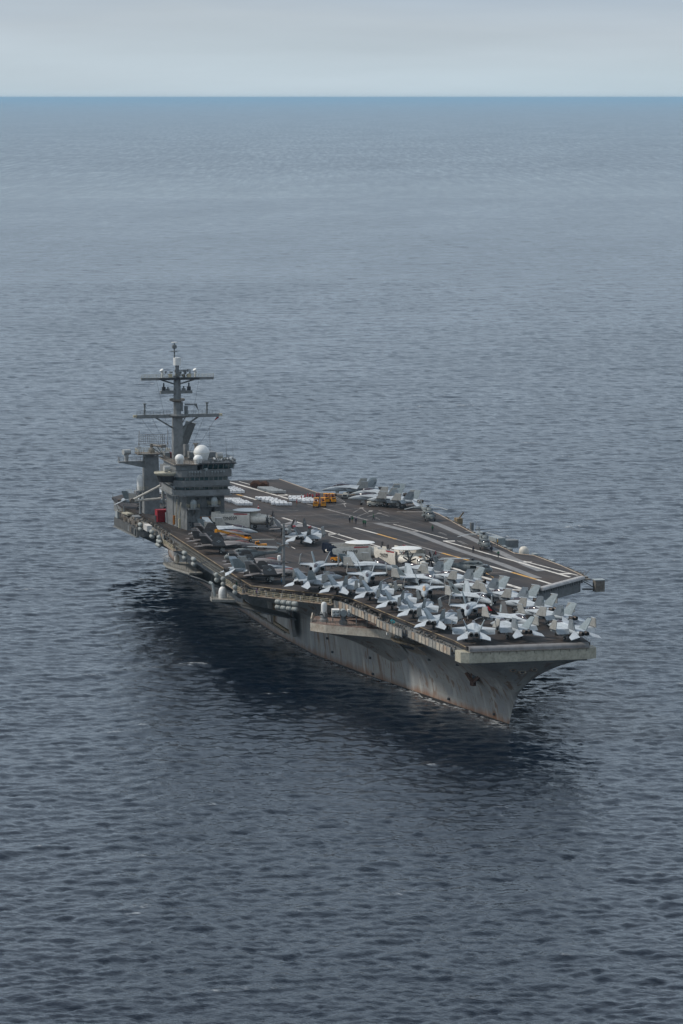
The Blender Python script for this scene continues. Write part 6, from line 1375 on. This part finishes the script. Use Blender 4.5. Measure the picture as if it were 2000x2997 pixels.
HELM = MB().body([(0.17, 0.03, 1.70, 0.05), (0.14, 0.09, 1.71, 0.10), (0.05, 0.135, 1.73, 0.125), (-0.06, 0.13, 1.72, 0.12), (-0.12, 0.06, 1.68, 0.07)], 12, 2.0)
FACE = {'goggles': MB().box(0.125, 0, 1.68, 0.04, 0.15, 0.045), 'nose': MB().box(0.145, 0, 1.645, 0.03, 0.025, 0.035), 'earmuff': MB().tube((0.02, 0.10, 1.66), (0.02, 0.145, 1.66), 0.05, k=8).tube((0.02, -0.10, 1.66), (0.02, -0.145, 1.66), 0.05, k=8)}
FACEM = {'goggles': FACE['goggles'].mesh('goggles', 'steel_dark'), 'nose': FACE['nose'].mesh('nose', 'skin'), 'earmuff': FACE['earmuff'].mesh('earmuff', 'steel_dark')}
VEST = MB().body([(0.17, 0.05, 1.3, 0.05), (0.165, 0.14, 1.3, 0.14)], 8, 3.0)
HM = {}
def person(loc, rz, pose, shirt, label, helmet=None, legs='trousers', group=None):
    me = BODY[pose]; t = put('person', me, None, loc, rz); t['label'] = label; t['category'] = 'person'
    if group: t['group'] = group
    t.material_slots[0].link = 'OBJECT'; t.material_slots[0].material = MAT[shirt]
    t.material_slots[1].link = 'OBJECT'; t.material_slots[1].material = MAT[legs]
    hc = helmet or shirt
    if hc not in HM: HM[hc] = HELM.mesh('helmet', hc, True)
    h = put('helmet', HM[hc], t)
    for k, m_ in FACEM.items(): put(k, m_, h if k != 'nose' else t)
    return t
CREW = [(1024, 1532, 'stand', 'shirt_navy', 'helmet_white', 'trousers', 20, 'person in dark clothes and white helmet, leftmost of the group on the landing area'),
        (1031.5, 1530.7, 'stand', 'shirt_green', None, 'trousers_tan', 200, 'person in green jersey and tan trousers on the landing area'),
        (1042, 1535, 'stand', 'shirt_navy', 'shirt_purple', 'trousers', 180, 'person in dark clothes standing alone right of the tan trousers person'),
        (1064.5, 1540.7, 'stand', 'shirt_green', None, 'trousers', -30, 'person in green jersey, left one of the close pair on the landing area'),
        (1069.8, 1542.4, 'reach', 'shirt_green', None, 'trousers', 160, 'person in green jersey leaning to a partner, right one of the pair'),
        (1094, 1523, 'walk', 'shirt_green', None, 'trousers', -100, 'person in green jersey walking alone across the landing area'),
        (1266.5, 1557.5, 'stand', 'shirt_green', None, 'trousers', 170, 'person in green jersey standing in front of the aft helicopter'),
        (1157, 1452, 'stand', 'shirt_green', None, 'trousers', 100, 'person in green jersey standing high between the port quarter jets'),
        (868.7, 1481.5, 'stand', 'shirt_red', None, 'trousers_tan', 90, 'person in red jersey and tan trousers standing alone in front of the containers'),
        (883, 1467, 'stand', 'shirt_red', 'helmet_white', 'trousers', 60, 'person in red jersey with white helmet among the containers'),
        (893, 1466, 'reach', 'shirt_red', None, 'trousers', -60, 'person in red jersey bending over the container row, left of two'),
        (900.5, 1463.5, 'stand', 'shirt_red', None, 'trousers', 100, 'person in red jersey behind the container row, middle of the group'),
        (907.5, 1462, 'stand', 'shirt_red', 'helmet_white', 'trousers', 10, 'person in red jersey behind the container row, under a white helmet'),
        (915.6, 1465, 'reach', 'shirt_red', None, 'trousers', 150, 'person in red jersey at the right end of the container row'),
        (927.4, 1462, 'stand', 'shirt_red', None, 'trousers', 200, 'person in red jersey behind the forklifts, left of two'),
        (933.6, 1461.5, 'stand', 'shirt_red', None, 'trousers', 180, 'person in red jersey behind the forklifts, right of two'),
        (1385.6, 1619.5, 'stand', 'shirt_navy', None, 'trousers', 10, 'person in dark clothes at the left side of the forward helicopter'),
        (1439.5, 1619, 'stand', 'shirt_navy', None, 'trousers', 190, 'person in dark clothes at the right side of the forward helicopter'),
        (1459, 1632.5, 'walk', 'shirt_green', 'helmet_white', 'trousers', 150, 'person in green jersey and white helmet walking forward of the helicopter'),
        (1457, 1597, 'stand', 'shirt_yellow', 'helmet_white', 'trousers', -100, 'person in pale yellow jersey by the port deck edge behind the helicopter'),
        (1276, 1634, 'reach', 'dark_red', None, 'trousers', -60, 'person in dark red jersey beside the black propeller of the radar plane'),
        (1110, 1480, 'stand', 'shirt_green', None, 'trousers', 90, 'person in green jersey standing behind the white tow tractor')]
for px, py, pose, sh, hl, lg, rz, lb in CREW:
    g = at(px, py); person((g.x, g.y, DECK+0.015), R(rz), pose, sh, lb, hl, lg, 'deck crew')
for px, py, zf, sh, rz, lb in ((824.5, 1716, DECK, 'shirt_blue', 90, 'person in blue jersey standing at the foot of the light pole'), (820.5, 1745, 17.55, 'shirt_red', -90, 'person in bright red vest on the walkway under the light pole'),
                               (1024, 1763, 17.45, 'shirt_yellow', -60, 'person in yellow jersey on the starboard walkway between two jet tails'), (996, 1765, 17.45, 'shirt_green', 0, 'person in green jersey on the starboard walkway above the launcher'),
                               (694, 1722, 17.35, 'shirt_green', 30, 'person in green jersey on the walkway below the stealth jets'), (711, 1731, 17.35, 'shirt_navy', 80, 'person in dark clothes on the walkway corner by the canisters'),
                               (752, 1747, 17.55, 'shirt_purple', 80, 'person in purple jersey behind the yellow walkway rail'), (1174, 1833, 17.25, 'dark_red', 120, 'person in dark red on the bow walkway beside the cyan cover')):
    g = at(px, py, zf); person((g.x, g.y, zf+0.015), R(rz), 'stand', sh, lb, None, 'trousers', 'crew on the starboard walkway')
for i, (g, rz) in enumerate(fork_pos):
    u = Vector((math.cos(rz), math.sin(rz), 0)); p_ = g+u*(-0.2)
    person((p_.x, p_.y, DECK+0.60), rz, 'sit', 'shirt_red', 'person in red jersey driving the %s' % ('front left forklift', 'front right forklift', 'rear left forklift', 'rear right forklift')[i], None, 'trousers', 'forklift drivers')
# cyan tarpaulin bundle on the bow walkway
g = at(1154, 1826, 17.3); t = empty('covered_bundle', (g.x, g.y, 17.3), R(15), 'cyan tarpaulin bundle lying on the starboard bow walkway', 'bundle')
part('tarpaulin', MB().body([(1.4, 0.2, 0.3, 0.3), (1.0, 0.55, 0.5, 0.5), (0.1, 0.6, 0.62, 0.62), (-0.9, 0.5, 0.45, 0.45), (-1.3, 0.2, 0.25, 0.25)], 10, 2.4), 'cyan_cover', t, smooth=True)
part('lashing', MB().body([(0.35, 0.62, 0.6, 0.62), (0.27, 0.62, 0.6, 0.63)], 10, 2.4), 'steel_dark', t)
# ================================================================ pieces that can be told apart: one object each
def split_loose(o):
    me = o.data; nv_ = len(me.vertices); par = list(range(nv_))
    def find(a):
        while par[a] != a: par[a] = par[par[a]]; a = par[a]
        return a
    for e in me.edges:
        a, c = find(e.vertices[0]), find(e.vertices[1])
        if a != c: par[a] = c
    groups = {}
    for p_ in me.polygons: groups.setdefault(find(p_.vertices[0]), []).append(tuple(p_.vertices))
    if len(groups) < 2: return
    base = o.name.split('.')[0]; parent = o.parent; m_ = me.materials[0]
    for fs in groups.values():
        used = sorted({i for f in fs for i in f}); ix = {v: i for i, v in enumerate(used)}
        nm = bpy.data.meshes.new(base); nm.from_pydata([tuple(me.vertices[i].co) for i in used], [], [tuple(ix[i] for i in f) for f in fs]); nm.update(); nm.materials.append(m_)
        put(base, nm, parent)
    bpy.data.objects.remove(o)
for o in list(bpy.data.objects):
    if o.type == 'MESH' and o.name.split('.')[0] in ('flood_light', 'yard_brace', 'wall_pipe', 'wall_fitting', 'window_mullion', 'booth_mullion', 'bulwark_rib', 'sponson_rib', 'crate_rib', 'platform_bracket', 'pole_bracket'):
        split_loose(o)
